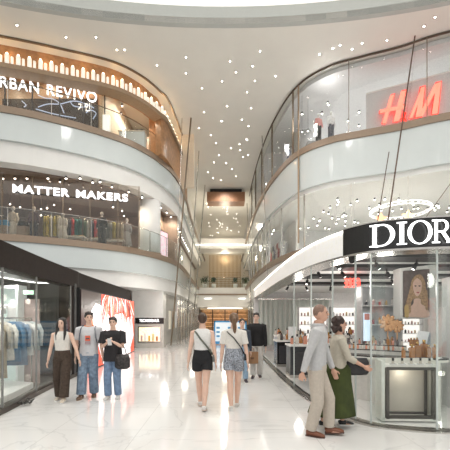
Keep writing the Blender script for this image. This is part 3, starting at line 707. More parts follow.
for px,py in ((3,170),(15,164),(27,172),(48,160+9),(66,172),(80,176),(100,180),(10,196+6),(20,205),(29,205),(36,202),(41,207),(47,206),(54,203),(70,207),(106,205),(113,205),(122,209),(124,214),(41,213),(88,190),(60,180),(2,214)):
    Y = random.uniform(15.6,19) if py < 190 else random.uniform(16,20.5); p = W(px,py,Y)
    if py < 190: Y = F*(7.9-EYE)/(HY-py); Y = max(15.2,min(21,Y)); p = W(px,py,Y); p.z = 7.92
    else:
        one('pendant_rod', MB().cyl((0,0,0),(0,0,7.93-p.z),.008,.008,5), blackm,'thin dark rod carrying a spotlight in the middle left shop','rod',p,group='spotlight rods of the middle left shop')
    ceil_spot(p.x,p.y,p.z)
for q,a in along(offset(Lc[22:66],.45,-1),.9,.2): ceil_spot(q.x,q.y,7.99)
light((-2.9,16.4,2.1),170,(1,.96,.9),.15).data.specular_factor = 0  # unseen lamp added to brighten the ground pillar and showcase under the slab
for x,y in ((-9,16),(-7,16.8),(-5,17.5),(-8,19),(-3.4,20.8)): down((x,y,7.8),130,(1,.86,.68),.2)
t = thing('poster_board','pink and white poster panel behind the middle left railing near the slanting pole','poster',(-3.6,19.6,Z2+.1),1.2)
MB().box((0,0,.75),(1.1,.05,1.5)).build('frame', blackm, t); MB().box((0,-.03,.75),(1.0,.02,1.4)).build('lit_face', M('pink poster',(.9,.6,.65),emit=(1,.7,.75),es=.6,var=.4,scale=4), t)
# top left interior
p = P2(133,17.6,ZL3); t = thing('sales_counter','pale counter with small dark items behind the top left railing','counter',p)
MB().box((0,0,.45),(1.3,.5,.9)).build('counter_body', white, t); MB().box((0,0,.92),(1.4,.6,.05)).build('counter_top', cream, t)
for k,x in enumerate((-.4,-.1,.2,.45)): MB().box((x,0,1.03),(.12,.08,.17)).build('small_item', blackm, t)
struct(MB().box((-4.1,19.6,11.6),(.5,.3,2.9)).build('trim_22', wood))
struct(MB().box((-4.9,20.2,11.2),(.9,.1,2.2)).build('trim_23', M('pinkish wall',(.42,.30,.24),.5)))
one('lit_box', MB().box((0,0,0),(.30,.2,.75)), M('white display',(.95,.95,.9),emit=(1,.95,.85),es=.3), 'white lit display box at the right end of the tan glazing','display',tuple(P2(106.5,15.8,ZL3+.40)))
for x,y,w_ in ((-4.9,19.5,170),(-5.0,18.3,150),(-8.6,15.7,65),(-10.6,15.3,65),(-6.7,16.0,65)): down((x,y,13.0),w_,(1,.87,.68),.2)  # spots put in to brighten the cream interior and the tan wall
for q in ((117,100),(122,104),(128,98),(121,112)): p = W(q[0],q[1],18.5); ceil_spot(p.x,p.y,p.z)
# ------------------------------------------------------------------ top right gallery
def PR(px, Y, z=ZR3): return V(((px-CX)/F*Y, Y, z))
o = one('display_plinth', MB().box((0,0,.13),(1.9,.7,.26)), M('plinth grey',(.4,.4,.4)), 'low grey plinth under the two mannequins on the top right gallery','plinth',PR(325,17.0))
mannequin('mannequin','small mannequin in a pink top and dark shorts on the top right gallery',PR(318.5,16.9,ZR3+.26),.3,(.75,.38,.36),(.05,.05,.05),False,.86)
mannequin('mannequin','small mannequin in white top and dark trousers beside the pink one, top right gallery',PR(331,16.9,ZR3+.26),.3,(.75,.75,.75),(.06,.06,.08),False,.92)
for px,py,Y in ((308,129,0),(302,112,0),(288,92,0),(322,78,0),(334,72,0),(303,90,0),(289,103,0),(283,118,0),(278,128,0),(302,130,0),(295,108,0),(373,83,0),(392,78,0),(417,72,0),(428,81,0),(391,90,0),(359,97,0),(359,117,0),(360,126,0),(365,123,0),(348,91,0),(274,140,0),(270,150,0),(266,160,0),(281,145,0),(328,93,18),(328.5,103,18)):
    if not Y: Y = random.uniform(17.5,23)
    p = W(px,py,Y)
    if px < 300: p = W(px,py,random.uniform(24,30)); p.x = max(p.x,3.2)
    p.z = min(p.z,13.05)
    if p.z < 12.9: one('pendant_rod', MB().cyl((0,0,0),(0,0,13.15-p.z),.008,.008,5), blackm,'thin dark rod carrying a spotlight on the top right gallery','rod',p,group='spotlight rods of the top right gallery')
    ceil_spot(p.x,p.y,p.z)
for x,y in ((6.6,20),(8.4,17.4),(11,16.5),(5,22),(10,20),(4,27)): down((x,y,13.0),260,(1,.97,.95),.2)
t = rack('clothes_rack','dark steel rack near the bend of the top right gallery',PR(284,20.3),PR(292,19.8),1.6,blackm)
for k in range(4): p = PR(285.5+k*1.8,20.2-k*.1,ZR3+1.55); garment(((.6,.6,.65),(.1,.12,.25),(.5,.5,.5),(.15,.15,.2))[k],'garment',('pale lilac','navy','grey','dark slate')[k]+' garment on the dark rack of the top right gallery',p,.4,.9,.4,.07,'hanging_garment')
one('fitting_column', MB().cyl((0,0,0),(0,0,2.6),.55,.55,32), M('column grey',(.5,.5,.5),.5), 'white round column behind the bend of the top right gallery','column',PR(303,20.4),smooth=True)
for k in range(5):
    p = V((3.3+.05*k,24.6+k*1.2,ZR3)); one('fabric_banner', MB().box((0,0,1.4),(.05,.5,2.4)), M('banner %d'%(k%2),((.15,.18,.45),(.5,.5,.6))[k%2]), ('blue hanging display panel','pale hanging display panel')[k%2]+' deep in the top right gallery','display panel',p,group='display panels deep in the top right gallery, '+('blue','pale')[k%2])
# middle right gallery
light((5.0,16.5,12.5),60,(1,.97,.95),.15)  # lamp without a fixture, added to light the top right mannequins
for i in range(115):
    px = random.uniform(262,450); py = random.uniform(178,222)
    if py > 200 and random.random() < .4: py -= 25
    Y = random.uniform(17,23.5) if px > 310 else random.uniform(22,30)
    p = W(px,py,Y)
    if px < 300: p.x = max(p.x,3.3)
    if p.z > 7.5: p.z = 7.62
    if p.z < 5.8: p.z = 6.2
    ceil_spot(p.x,p.y,p.z)
    if p.z < 7.5: one('pendant_rod', MB().cyl((0,0,0),(0,0,7.7-p.z),.006,.006,4), grey,'thin pale rod carrying a spotlight on the middle right gallery','rod',p,group='spotlight rods of the middle right gallery')
for x,y in ((5,18),(8,16.5),(11,16.2),(6,21.5),(10,20),(4.2,25),(4.2,30)): down((x,y,7.55),180,(1,.95,.9),.2)
t = thing('ring_chandelier','large ring chandelier of white beaded lights on the middle right gallery','chandelier',(8.75,17.0,6.95))
for r,z,nm in ((1.38,.05,'upper_ring'),(1.34,-.08,'lower_ring')):
    MB().tube([(r*math.cos(2*pi*k/40),r*math.sin(2*pi*k/40),z) for k in range(40)],.022,6,True).build(nm, M('ring glow',(1,1,1),emit=(1,.95,.9),es=1.0), t, True)
m = MB()
for k in range(30): m.ell((1.38*math.cos(2*pi*k/30),1.38*math.sin(2*pi*k/30),-.02),(.05,.05,.05),8,6)
o = m.build('beads', M('bead glow',(1,1,1),emit=(1,.95,.88),es=2.5), t, True); o['kind'] = 'stuff'
for k in range(3): MB().cyl((1.3*math.cos(2.1*k),1.3*math.sin(2.1*k),0),(0.3*math.cos(2.1*k),.3*math.sin(2.1*k),.75),.01,.01,5).build('cable', steel, t)
for px,c,l in ((381,(1,.50,.28),'orange glowing star lantern below the left of the ring chandelier'),(408,(1,.72,.42),'yellowish glowing star lantern below the right of the ring chandelier')):
    p = W(px,219 if px<400 else 216,15.9); t = thing('star_lantern',l,'lantern',p)
    pts = []
    for k in range(10): r = .30 if k%2==0 else .14; a_ = pi/2+k*pi/5; pts.append((r*math.cos(a_),r*math.sin(a_)))
    MB().plate(pts,-.05,.05).build('star_body', M(l[:14],c,.5,emit=c,es=1.3), t); MB().cyl((0,0,.28),(0,0,7.7-p.z),.006,.006,5).build('cord', grey, t)
t = rack('clothes_rack','steel rack along the middle right gallery above the light edge of the canopy',(3.75,21.5,Z2),(3.2,25,Z2),1.6)
for k in range(8): p = V((3.72-.068*k,21.8+k*.42,Z2+1.55)); garment(((.55,.55,.55),(.30,.10,.09),(.65,.62,.6),(.2,.2,.24),(.5,.48,.42),(.6,.1,.1),(.7,.7,.7),(.3,.3,.32))[k],'garment',('mid grey','brown red','off white','slate','stone coloured','scarlet','white','iron grey')[k]+' garment on the rack above the white canopy',p,1.7,1.1,.4,.08,'hanging_garment')
# ------------------------------------------------------------------ far end
t = thing('bead_screen','warm gold hanging grid screen above the far bridge','screen',(0,41.8,Z2))
m = MB()
for k in range(24): m.box((-1.9+k*.165,0,2.15),(.075,.04,4.3))
o = m.build('gold_strands', M('gold strand',(.36,.23,.10),.45,.2), t); o['kind'] = 'stuff'
for k in range(8): MB().box((0,.03,.25+k*.27),(3.9,.03,.05)).build('cross_bar', M('gold strand'), t)
struct(MB().box((0,44,6.9),(9,.2,3.9)).build('wall_far_middle', M('cream far wall',(.72,.67,.58),.6)))
balustrade('glass_railing',[V((3,38)),V((0,38)),V((-3,38))],1,Z2,1.1,'glass balustrade on the far lower bridge',0,3)
for k,(x,s) in enumerate(((-2.35,.6),(-1.3,.4),(1.2,.42),(2.3,.7))):
    t = thing('potted_plant',('bushy dark plant at the left end of the far bridge','small plant near the left end of the far bridge','small plant near the right end of the far bridge','tall bushy plant at the right end of the far bridge')[k],'plant',(x,39.3,Z2))
    MB().rings([(0,.2,.2),(.5,.28,.28),(.52,.24,.24)],14).build('pot', white, t, True)
    m = MB()
    for q in range(110):
        c = V((random.gauss(0,.32*s),random.gauss(0,.3*s),.95+random.gauss(0,.4*s))); r = Matrix.Rotation(random.uniform(0,6),3,'Z') @ Matrix.Rotation(random.uniform(-1,1),3,'X')
        m.ell(c,(.05,.15,.012),6,4,r)
    m.build('foliage', M('dark leaf',(.05,.10,.04),.5,var=.4), t); MB().cyl((0,0,.4),(0,0,1.1),.03,.02,6).build('stem', wood, t)
for k,x in enumerate((-2.0,2.0)):
    one('lettering_strip', MB().box((0,0,0),(.75,.04,.10)), sign, ('small white lit strip at the left of the far bridge','small white lit strip at the right of the far bridge')[k],'sign',(x*.95,37.92,3.75))
# ground far shop
t = thing('gold_shopfront','warm gold lit shop at the far end of the hall below the bridge','shopfront',(0,44,0))
MB().box((0,.4,1.4),(6.4,.1,2.8)).build('back_panel', M('gold wall',(.40,.22,.09),.4,emit=(1,.6,.3),es=.06,var=.5,scale=3), t)
for z in (.5,1.0,1.5,2.0,2.5): MB().box((0,.2,z),(5.6,.3,.04)).build('shelf', M('lit shelf',(.9,.6,.3),emit=(1,.72,.42),es=.6), t)
for x in (-3.1,-1.6,0,1.6,3.1): MB().box((x,0,1.4),(.14,.2,2.8)).build('post', M('dark gold',(.10,.06,.03),.4), t)
MB().box((0,-.1,2.72),(6.4,.25,.16)).build('header', M('gold header',(.3,.2,.1),emit=(1,.8,.5),es=.4), t)
one('soffit_light', MB().box((0,0,0),(4.2,.2,.08)), led, 'pale light line above the far gold shop','light',(0,41,2.76))
for x,y,z,pw_ in ((0,41,2.5,90),(-1.5,37,2.5,40),(1.6,37,2.5,40),(0,41,8.8,260),(0,35,8.8,260),(0,34,4.2,120),(0,35,11,500),(0,47,11,300)): light((x,y,z),pw_,(1,.88,.7),.3)  # free-hanging point lamps; the upper ones are added to brighten bridge and ceiling
# directory board with blue frame
t = thing('directory_board','blue framed white information board standing in the hall behind the two women','board',(.31,20.2,0))
for x in (-.93,.93): MB().box((x,0,.72),(.09,.10,1.40)).build('side_frame', M('sky blue frame',(.05,.30,.60),.35), t)
MB().box((0,0,1.37),(1.95,.10,.09)).build('top_frame', M('sky blue frame'), t); MB().box((0,0,.12),(1.95,.3,.16)).build('base', M('sky blue frame'), t)
MB().box((0,0,.75),(1.78,.06,1.16)).build('panel', M('board white',(.75,.82,.86),.4,emit=(.9,.97,1),es=.25), t)
for x,w_ in ((-.72,.2),(.1,.5),(.6,.3)):
    for z in (.5,.75,1.0): MB().box((x,-.035,z),(w_,.01,.12)).build('notice', M('notice blue',(.12,.35,.6),.5), t)
# side shop glazing on the ground, both sides, far
for side,xw,lab in ((-1,-3.1,'tall glass shopfronts with pale mullions on the left beyond the showcase'),):
    t = thing('glass_shopfront',lab,'glass wall',(xw,22,0))
    MB().box((0,9,1.5),(.03,18,3.0)).build('glass_panel', clear, t)
    for k in range(13): MB().box((.0,k*1.5,1.5),(.10,.06,3.0)).build('mullion', steel, t)
for k in range(12):
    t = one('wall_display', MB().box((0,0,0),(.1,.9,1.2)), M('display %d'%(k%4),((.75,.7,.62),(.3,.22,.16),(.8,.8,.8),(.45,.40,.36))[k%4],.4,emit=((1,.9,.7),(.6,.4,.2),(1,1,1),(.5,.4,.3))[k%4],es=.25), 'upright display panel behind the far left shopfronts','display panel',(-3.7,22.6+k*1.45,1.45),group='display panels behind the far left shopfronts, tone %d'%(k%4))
    t['label'] = ('warm cream','dark brown','plain white','taupe')[k%4]+' upright display panel behind the far left shopfronts'
for y in (22,27,33,39): light((-2.6,y,2.8),25,(1,.92,.8),.2); light((2.2,y,2.8),25,(1,.92,.8),.2)
struct(MB().box((4.6,33,1.6),(.2,32,3.3)).build('wall_ground_right', M('grey green panelling',(.50,.51,.48),.4,var=.1)))
t = thing('glass_shopfront','row of glass shopfronts with pale mullions beyond the perfume shop on the right','glass wall',(2.6,17.5,0))
MB().box((0,10,1.5),(.03,20,3.0)).build('glass_panel', clear, t)
for k in range(11): MB().box((0,k*2,1.5),(.08,.06,3.0)).build('mullion', steel, t)
# pleated curtain panels at the back of the shop
cu = thing('pleated_curtain','pale grey green pleated curtain hanging across the back left of the perfume shop','curtain',(2.9,16.2,0))
pl = [(.0+.05*k, .04*math.sin(k*1.4)) for k in range(68)]
MB().prism([(x-1.3,y) for x,y in pl]+[(x-1.3,y+.03) for x,y in reversed(pl)],.3,2.45).build('curtain_fabric', M('grey green fabric',(.50,.53,.49),.8), cu)
MB().box((.4,0,2.48),(3.5,.08,.06)).build('curtain_rail', steel, cu)
# ------------------------------------------------------------------ perfume shop interior
PC = [((.48,.21,.06),'amber'),((.75,.35,.25),'rose'),((.70,.66,.60),'clear'),((.12,.10,.10),'dark')]
def bottle(kind,label,group,loc,s=1.,round_=False):
    c = PC[kind]; t = thing('perfume_bottle',label,'bottle',loc,random.uniform(-.3,.3),group)
    mt = M('bottle '+c[1],c[0],.12,coat=.6,var=.1)
    if round_: MB().rings([(0,.028*s,.028*s),(.01*s,.032*s,.032*s),(.10*s,.032*s,.032*s),(.12*s,.012*s,.012*s)],12).build('flask', mt, t, True)
    else: MB().box((0,0,.06*s),(.052*s,.036*s,.12*s)).build('flask', mt, t, bevel=.006)
    MB().cyl((0,0,.12*s),(0,0,.155*s),.013*s,.015*s,10).build('cap', black if kind!=0 else M('gold cap',(.55,.35,.12),.25,.9), t, True)
    return t
# showcase cabinet behind the glass
t = thing('window_cabinet','white framed low display cabinet with a dark inner frame below the perfume table','cabinet',(2.79,5.12,.03),-.04)
cw = M('cabinet white',(.80,.78,.73),.35)
MB().box((0,.1,.02),(.86,.24,.04)).build('bottom_panel', cw, t); 
for x in (-.41,.41): MB().box((x,.1,.46),(.045,.24,.88)).build('side_panel', cw, t)
MB().box((0,.1,.83),(.78,.24,.045)).build('top_shelf', cw, t)
MB().box((0,.20,.88),(.86,.05,.09)).build('back_rail', cw, t)
fm = M('dark bronze frame',(.10,.09,.08),.3,.7)
for x in (-.34,.34): MB().box((x,0,.41),(.045,.05,.76)).build('frame_upright', fm, t)
for z in (.06,.79): MB().box((0,0,z),(.72,.05,.045)).build('frame_bar', fm, t)
for x in (-.29,.29): MB().box((x,.12,.41),(.03,.04,.72)).build('inner_upright', fm, t)
MB().box((0,.12,.09),(.60,.04,.03)).build('inner_bar', fm, t)
MB().box((0,.21,.43),(.76,.02,.76)).build('back_panel', M('cabinet back',(.62,.57,.49),.4,var=.1,scale=3), t)
for k in range(5):
    b = thing('sample_bottle','small dark capped sample bottle on a clear dish, one of five on the low cabinet','bottle',(2.52+k*.137,5.10+.0*k,.885),0,'sample bottles on the low cabinet')
    MB().cyl((0,0,0),(0,0,.012),.045,.05,12).build('dish', M('clear dish',(.8,.8,.8),.1,coat=.8), b); MB().cyl((0,0,.012),(0,0,.055),.02,.02,10).build('flask', M('pale flask',(.6,.55,.48),.1), b); MB().cyl((0,0,.055),(0,0,.095),.016,.016,10).build('cap', black, b)
light((3.35,5.1,.5),2.5,(1,.95,.85),.05)
light((2.75,5.19,.72),2.5,(1,.93,.8),.04)
# perfume table, stepped
t = thing('perfume_table','long stepped perfume table with a black edge and a rounded end behind the glass','table',(0,0,0))
tp = [(2.10,7.6),(2.25,6.5),(2.75,5.95),(3.3,5.65),(3.62,5.62),(3.78,5.75),(3.75,6.0),(3.4,6.6),(3.0,8.2)]
tpc = [(p.x,p.y) for p in crv([V(q) for q in tp],5)]
MB().prism(tpc,.88,.90).build('table_top', black, t); MB().prism(tpc,.84,.88).build('edge', cw, t)
MB().prism([(2.35,7.4),(2.45,6.7),(2.95,6.2),(3.35,6.0),(3.3,6.5),(2.9,7.8)],.0,.84).build('pedestal', M('pedestal white',(.7,.68,.64),.35), t)
def tier(a,b,z,w):
    a,b = V(a),V(b); u = (b-a).normalized(); n = V((-u.y,u.x))*w
    MB().prism([tuple(a),tuple(b),tuple(b+n),tuple(a+n)],.90,z).build('step', cw, t); MB().prism([tuple(a-n*.04),tuple(b-n*.04),tuple(b+n*.02),tuple(a+n*.02)],z-.012,z+.004).build('step_edge', black, t)
tier((2.3,6.75),(3.3,6.05),.98,.14); tier((2.4,6.95),(3.35,6.30),1.06,.16)
def lb(px,py,Y): return W(px,py,Y)
for k in range(15):
    f = k/14; p = V((2.34+(3.22-2.34)*f, 6.82+(6.16-6.82)*f, .984)); bottle((1,2,1,0)[k%4],('rose','clear','rose','amber')[k%4]+' slim bottle in the front stepped row of the perfume table','perfume bottles in the front stepped row, '+('rose','clear','rose','amber')[k%4],p,.62,True)
for k in range(15):
    f = k/14; p = V((2.46+(3.32-2.46)*f, 7.02+(6.38-7.02)*f, 1.064)); bottle((1,3,2,0)[k%4],('rose','dark','clear','amber')[k%4]+' bottle in the rear stepped row of the perfume table','perfume bottles in the rear stepped row, '+('rose','dark','clear','amber')[k%4],p,.7,True)
am = [((403.5,358,5.75),1.1,'amber bottle farthest left on the black table edge'),((412,356,5.78),1.5,'tall amber bottle second from the left on the table edge'),((417.5,355,5.9),1.7,'tall amber box-like bottle at the middle of the table edge'),((424,354,5.95),1.9,'largest amber bottle on the table'),((428.5,355,5.85),1.4,'amber bottle right of the largest one'),((435,355.5,5.8),1.5,'amber bottle at the rounded end of the table')]
for (q,s,l) in am:
    p = lb(*q); p.z = .902; bottle(0,l,'amber bottles at the table end',p,s)
for k,(x,y) in enumerate(((388,345),(392,344),(411,338),(414,336),(417,339))):
    p = lb(x,y,6.5 if x<400 else 6.25); p.z = 1.064; bottle(0,'amber bottle standing behind the stepped rows, '+('beside','just right of','left of','at','right of')[k]+(' the gold flowers',' the gold flowers',' the white tablet',' the white tablet corner',' the white tablet corner')[k],'amber bottles behind the rows',p,1.0)
# gold flower sculpture
t = thing('gold_flower_ornament','pair of large gold flower heads standing on the perfume table','ornament',tuple(W(392,340,6.6))[:2]+(1.06,))
for (dx,dz,r,nm) in ((-.08,.42,.17,'left'),(.10,.36,.13,'right')):
    m = MB()
    for k in range(9):
        a_ = 2*pi*k/9; R = Matrix.Rotation(a_,3,'Y'); m.ell(V((dx,0,dz))+R@V((0,-.01,r*.55)),(r*.28,.012,r*.5),8,6,R)
    m.ell((dx,-.02,dz),(r*.22,.02,r*.22),8,6); m.build('petals', M('rose gold',(.72,.40,.20),.25,.6), t, True)
    MB().cyl((dx,0,0),(dx,0,dz),.01,.01,6).build('stem', M('rose gold'), t)
t = thing('tablet_stand','white tilted card stand on the perfume table','display card',tuple(W(421,342,6.35))[:2]+(1.06,),.15)
MB().plate([(-.14,.0),(.10,0),(.17,.26),(-.06,.28)],-.01,.01).build('card', M('card white',(.85,.87,.88),.3,emit=(1,1,1),es=.15), t); MB().plate([(.10,.0),(.20,0),(.20,.25),(.17,.26)],.0,.09).build('side_support', M('card blue grey',(.30,.36,.44),.4), t); MB().box((.03,.05,.01),(.28,.14,.02)).build('base', steel, t)
# portrait poster
t = thing('portrait_poster','framed portrait of a long haired blonde person in the perfume shop','poster',(0,7.6,0))
def q3(px,py,e): p = W(px,py,7.6); return (p.x,p.z)
MB().plate([q3(401,319,0),q3(438,319,0),q3(438,264,0),q3(401,268,0)],.03,.35).build('white_frame', white, t)
MB().plate([q3(403.5,317,0),q3(429.5,317,0),q3(429.5,269,0),q3(403.5,271,0)],.0,.03).build('poster_ground', M('poster grey',(.13,.10,.09),.4,var=.3,scale=8), t)
def blob(pts, y, mat, nm): MB().plate([q3(x,z,0) for x,z in [(p.x,p.y) for p in crv([V(q) for q in pts+[pts[0]]],4)][:-1]], y, y+.004).build(nm, mat, t)
hr = M('poster hair',(.42,.27,.15),.5,var=.4,scale=30); sk = M('poster skin',(.72,.50,.40),.5)
blob([(416,275),(421,275),(425,282),(426,295),(428,308),(423,314),(420,300),(412,300),(409,314),(405,308),(409,292),(412,280)],-.006,hr,'hair')
blob([(408,317),(408,309),(413,304),(414,299),(420,299),(421,304),(427,308),(428,317)],-.011,sk,'shoulders')
blob([(417,278),(421,282),(421,290),(418,296),(415,295),(413,289),(413,282)],-.016,sk,'face')
blob([(415.5,292),(419,292),(417.5,293.5)],-.020,M('lips',(.45,.12,.12)),'lips')
for x in (415,419): blob([(x-1,285.5),(x+1,285.5),(x+.6,286.6),(x-.6,286.6)],-.020,M('eye dark',(.05,.03,.03)),'eye')
for xx,yy in ((409,303),(426,300)): blob([(xx-1.4,yy-8),(xx+1,yy-9),(xx+1.6,yy+9),(xx-1,yy+8)],-.013,hr,'hair_lock')
blob([(404.3,317),(404.3,306),(408,306),(408,317)],-.018,M('perfume gold',(.6,.42,.18),.3,.5),'bottle_motif')
# grey mirrored cabinet and shelves
def shelving(label,x,y,w,h,n,rz=0.,z0=0.,mat=None,dots=True,back=None):
    t = thing('shelf_unit',label,'shelf unit',(x,y,z0),rz)
    MB().box((0,.14,h/2),(w,.03,h)).build('back_panel', back or M('shelf back grey',(.50,.51,.52),.3,var=.15,scale=4), t)
    for s in (-1,1): MB().box((s*w/2,0,h/2),(.03,.30,h)).build('side_panel', mat or M('shelf frame',(.6,.6,.6),.35), t)
    for k in range(n+1): MB().box((0,0,.05+(h-.07)*k/n),(w,.28,.025)).build('shelf', mat or M('shelf frame'), t)
    return t
itn = 0
def stock(label,group,x,y,w,h,n,per,rz=0.,z0=0.,cols=None):
    global itn
    key = {}
    for k in range(n):
        for j in range(per):
            xx = -w/2+.08+(w-.16)*(j+.5)/per; zz = z0+.065+(h-.07)*k/n
            c = cols[(j*7+k*3+itn)%len(cols)]
            if c not in key:
                o = thing('cosmetic_item','%s %s cosmetic item on %s'%(('small',)[0],c[3],label),'cosmetic',(0,0,0),0,'%s items on %s'%(c[3],label)); MB().box((0,0,.05),(.05,.04,.10)).build('box_body', M('item '+c[3],c[:3],.35), o); MB().cyl((0,0,.1),(0,0,.13),.014,.014,8).build('cap', steel if c[3]!='gold' else M('gold cap'), o); key[c] = o; o.location = (x+xx*math.cos(rz), y+xx*math.sin(rz)-.02, zz); o.rotation_euler = (0,0,rz)
            else: dup(key[c],(x+xx*math.cos(rz), y+xx*math.sin(rz)-.02, zz),rz,scale=random.uniform(.8,1.5))
    itn += 1
CC = ((.75,.72,.70,'white'),(.45,.12,.12,'red'),(.06,.06,.07,'black'),(.6,.45,.25,'gold'),(.65,.45,.45,'pink'))
shelving('grey mirrored shelf unit left of the portrait poster',3.72,8.2,.95,2.35,5); stock('the grey shelves left of the portrait','',3.72,8.2,.95,2.35,5,5,cols=CC)
shelving('pale glass shelf unit at the right edge beside the portrait poster',4.40,6.0,.9,2.3,5,-.15,mat=M('pale shelf',(.7,.72,.72),.2)); stock('the pale shelves at the right edge','',4.40,6.0,.9,2.3,5,6,-.15,cols=CC)
# back wall shelving, lit
for k,(x,lab) in enumerate(((4.1,'second bay'),(5.6,'third bay'),(7.1,'fourth bay'),(8.5,'last bay'))):
    shelving('white lit wall shelves at the back of the shop, '+lab+' from the curtain',x,15.9,1.35,2.1,5,back=M('lit back',(.85,.83,.8),emit=(1,.96,.9),es=.8)); stock('the back wall shelves, '+lab,'',x,15.9,1.35,2.1,5,8,cols=CC)
# counters in the shop
def counter(label,x,y,w,d,h,rz=0.,body=None,top=None):
    t = thing('cosmetics_counter',label,'counter',(x,y,0.012),rz)
    MB().box((0,0,h/2),(w,d,h)).build('counter_body', body or black, t, bevel=.01); MB().box((0,0,h+.02),(w+.06,d+.06,.045)).build('counter_top', top or white, t, bevel=.008)
    MB().box((0,-d/2-.006,h*.5),(w*.8,.012,h*.7)).build('front_panel', M('counter front',(.06,.06,.065),.2), t); MB().box((0,0,.04),(w+.02,d+.02,.08)).build('kick_plate', steel, t); return t
def onctr(lab,x,y,w,d,z,n,rz=0.):
    for k in range(n):
        u = random.uniform(-w/2+.05,w/2-.05); v = random.uniform(-d/2+.05,d/2-.05); c = k%4; s = random.uniform(.8,1.9)
        nm = PC[c][1]
        bottle(c,'%s bottle on %s'%(nm,lab),'%s bottles on %s'%(nm,lab),(x+u*math.cos(rz)-v*math.sin(rz),y+u*math.sin(rz)+v*math.cos(rz),z),s,k%2==0)
counter('black counter with a white top just behind the man in the grey shirt',2.02,9.2,.62,.6,.82,0,M('charcoal',(.04,.045,.05),.3)); onctr('the counter with the white top behind the grey shirt',2.02,9.2,.6,.5,.88,6)
counter('small black counter left of the white topped one, near the curb',1.98,11.3,.6,.7,.80,0); onctr('the small black counter near the curb',1.98,11.3,.6,.6,.86,10)
counter('long black makeup counter in the middle of the shop',3.4,10.2,1.6,.6,.88,-.15); onctr('the long black makeup counter',3.4,10.2,1.6,.5,.94,16,-.15)
counter('black makeup counter behind the woman in green, with a white top',2.75,7.6+.9,.8,.5,.9,.2); onctr('the makeup counter behind the woman in green',2.75,8.5,.8,.45,.96,12,.2)
counter('white makeup counter deep in the shop near the back shelves',5.3,12.8,2.2,.7,.9,0,M('white lacquer',(.75,.75,.74),.25)); onctr('the white makeup counter near the back shelves',5.3,12.8,2.2,.6,.96,18)
counter('grey makeup counter in front of the pleated curtain',2.6,13.6,1.2,.7,.85,0,M('lacquer grey',(.45,.45,.45),.25)); onctr('the grey counter in front of the curtain',2.6,13.6,1.2,.6,.91,16)
for k,(x,y,lab) in enumerate(((1.85,9.35,'pinkish'),(3.0,10.4,'round'))):
    t = thing('makeup_mirror',('upright makeup mirror on the white topped counter','round makeup mirror on the long black makeup counter')[k],'mirror',(x,y,(.885,.955)[k]))
    if k: MB().cyl((0,-.01,.30),(0,.01,.30),.15,.15,24).build('mirror_glass', M('mirror',(.8,.8,.8),.03,1.), t, True)
    else: MB().box((0,0,.28),(.22,.02,.36)).build('mirror_glass', M('mirror'), t)
    MB().cyl((0,.012,0),(0,.012,.16),.012,.012,8).build('stand', steel, t); MB().cyl((0,0,0),(0,0,.015),.07,.07,16).build('base', steel, t)
t = thing('floor_screen','small pale blue screen with a red picture beside the perfume table','screen',(2.23,5.35,1.32)); MB().box((0,0,.12),(.10,.02,.44)).build('screen_body', M('screen blue',(.6,.75,.85),emit=(.7,.85,1),es=.5), t); MB().box((0,-.012,.28),(.08,.005,.10)).build('picture', M('picture red',(.6,.25,.22)), t)
# ------------------------------------------------------------------ people
def remesh(name, mb, mat, parent, vox=.0065, smooth=4):
    me = mb.mesh(name+'_raw'); o = bpy.data.objects.new(name+'_raw', me); COL.objects.link(o)
    r = o.modifiers.new('r','REMESH'); r.mode = 'VOXEL'; r.voxel_size = vox; r.use_smooth_shade = True
    s = o.modifiers.new('s','SMOOTH'); s.iterations = smooth; s.factor = .5
    dg = bpy.context.evaluated_depsgraph_get(); m2 = bpy.data.meshes.new_from_object(o.evaluated_get(dg))
    bpy.data.objects.remove(o); m2.name = name; return link(name, m2, mat, parent, True)
def ik(a, c, l1, l2, hint):
    a, c, hint = V(a), V(c), V(hint); d = c-a; L = d.length
    if L > (l1+l2)*.999: d = d*((l1+l2)*.999/L); c = a+d; L = d.length
    x = (l1*l1-l2*l2+L*L)/(2*L); hgt = math.sqrt(max(0,l1*l1-x*x)); u = d/L; h = hint-u*hint.dot(u); h.normalize()
    return a+u*x+h*hgt, c
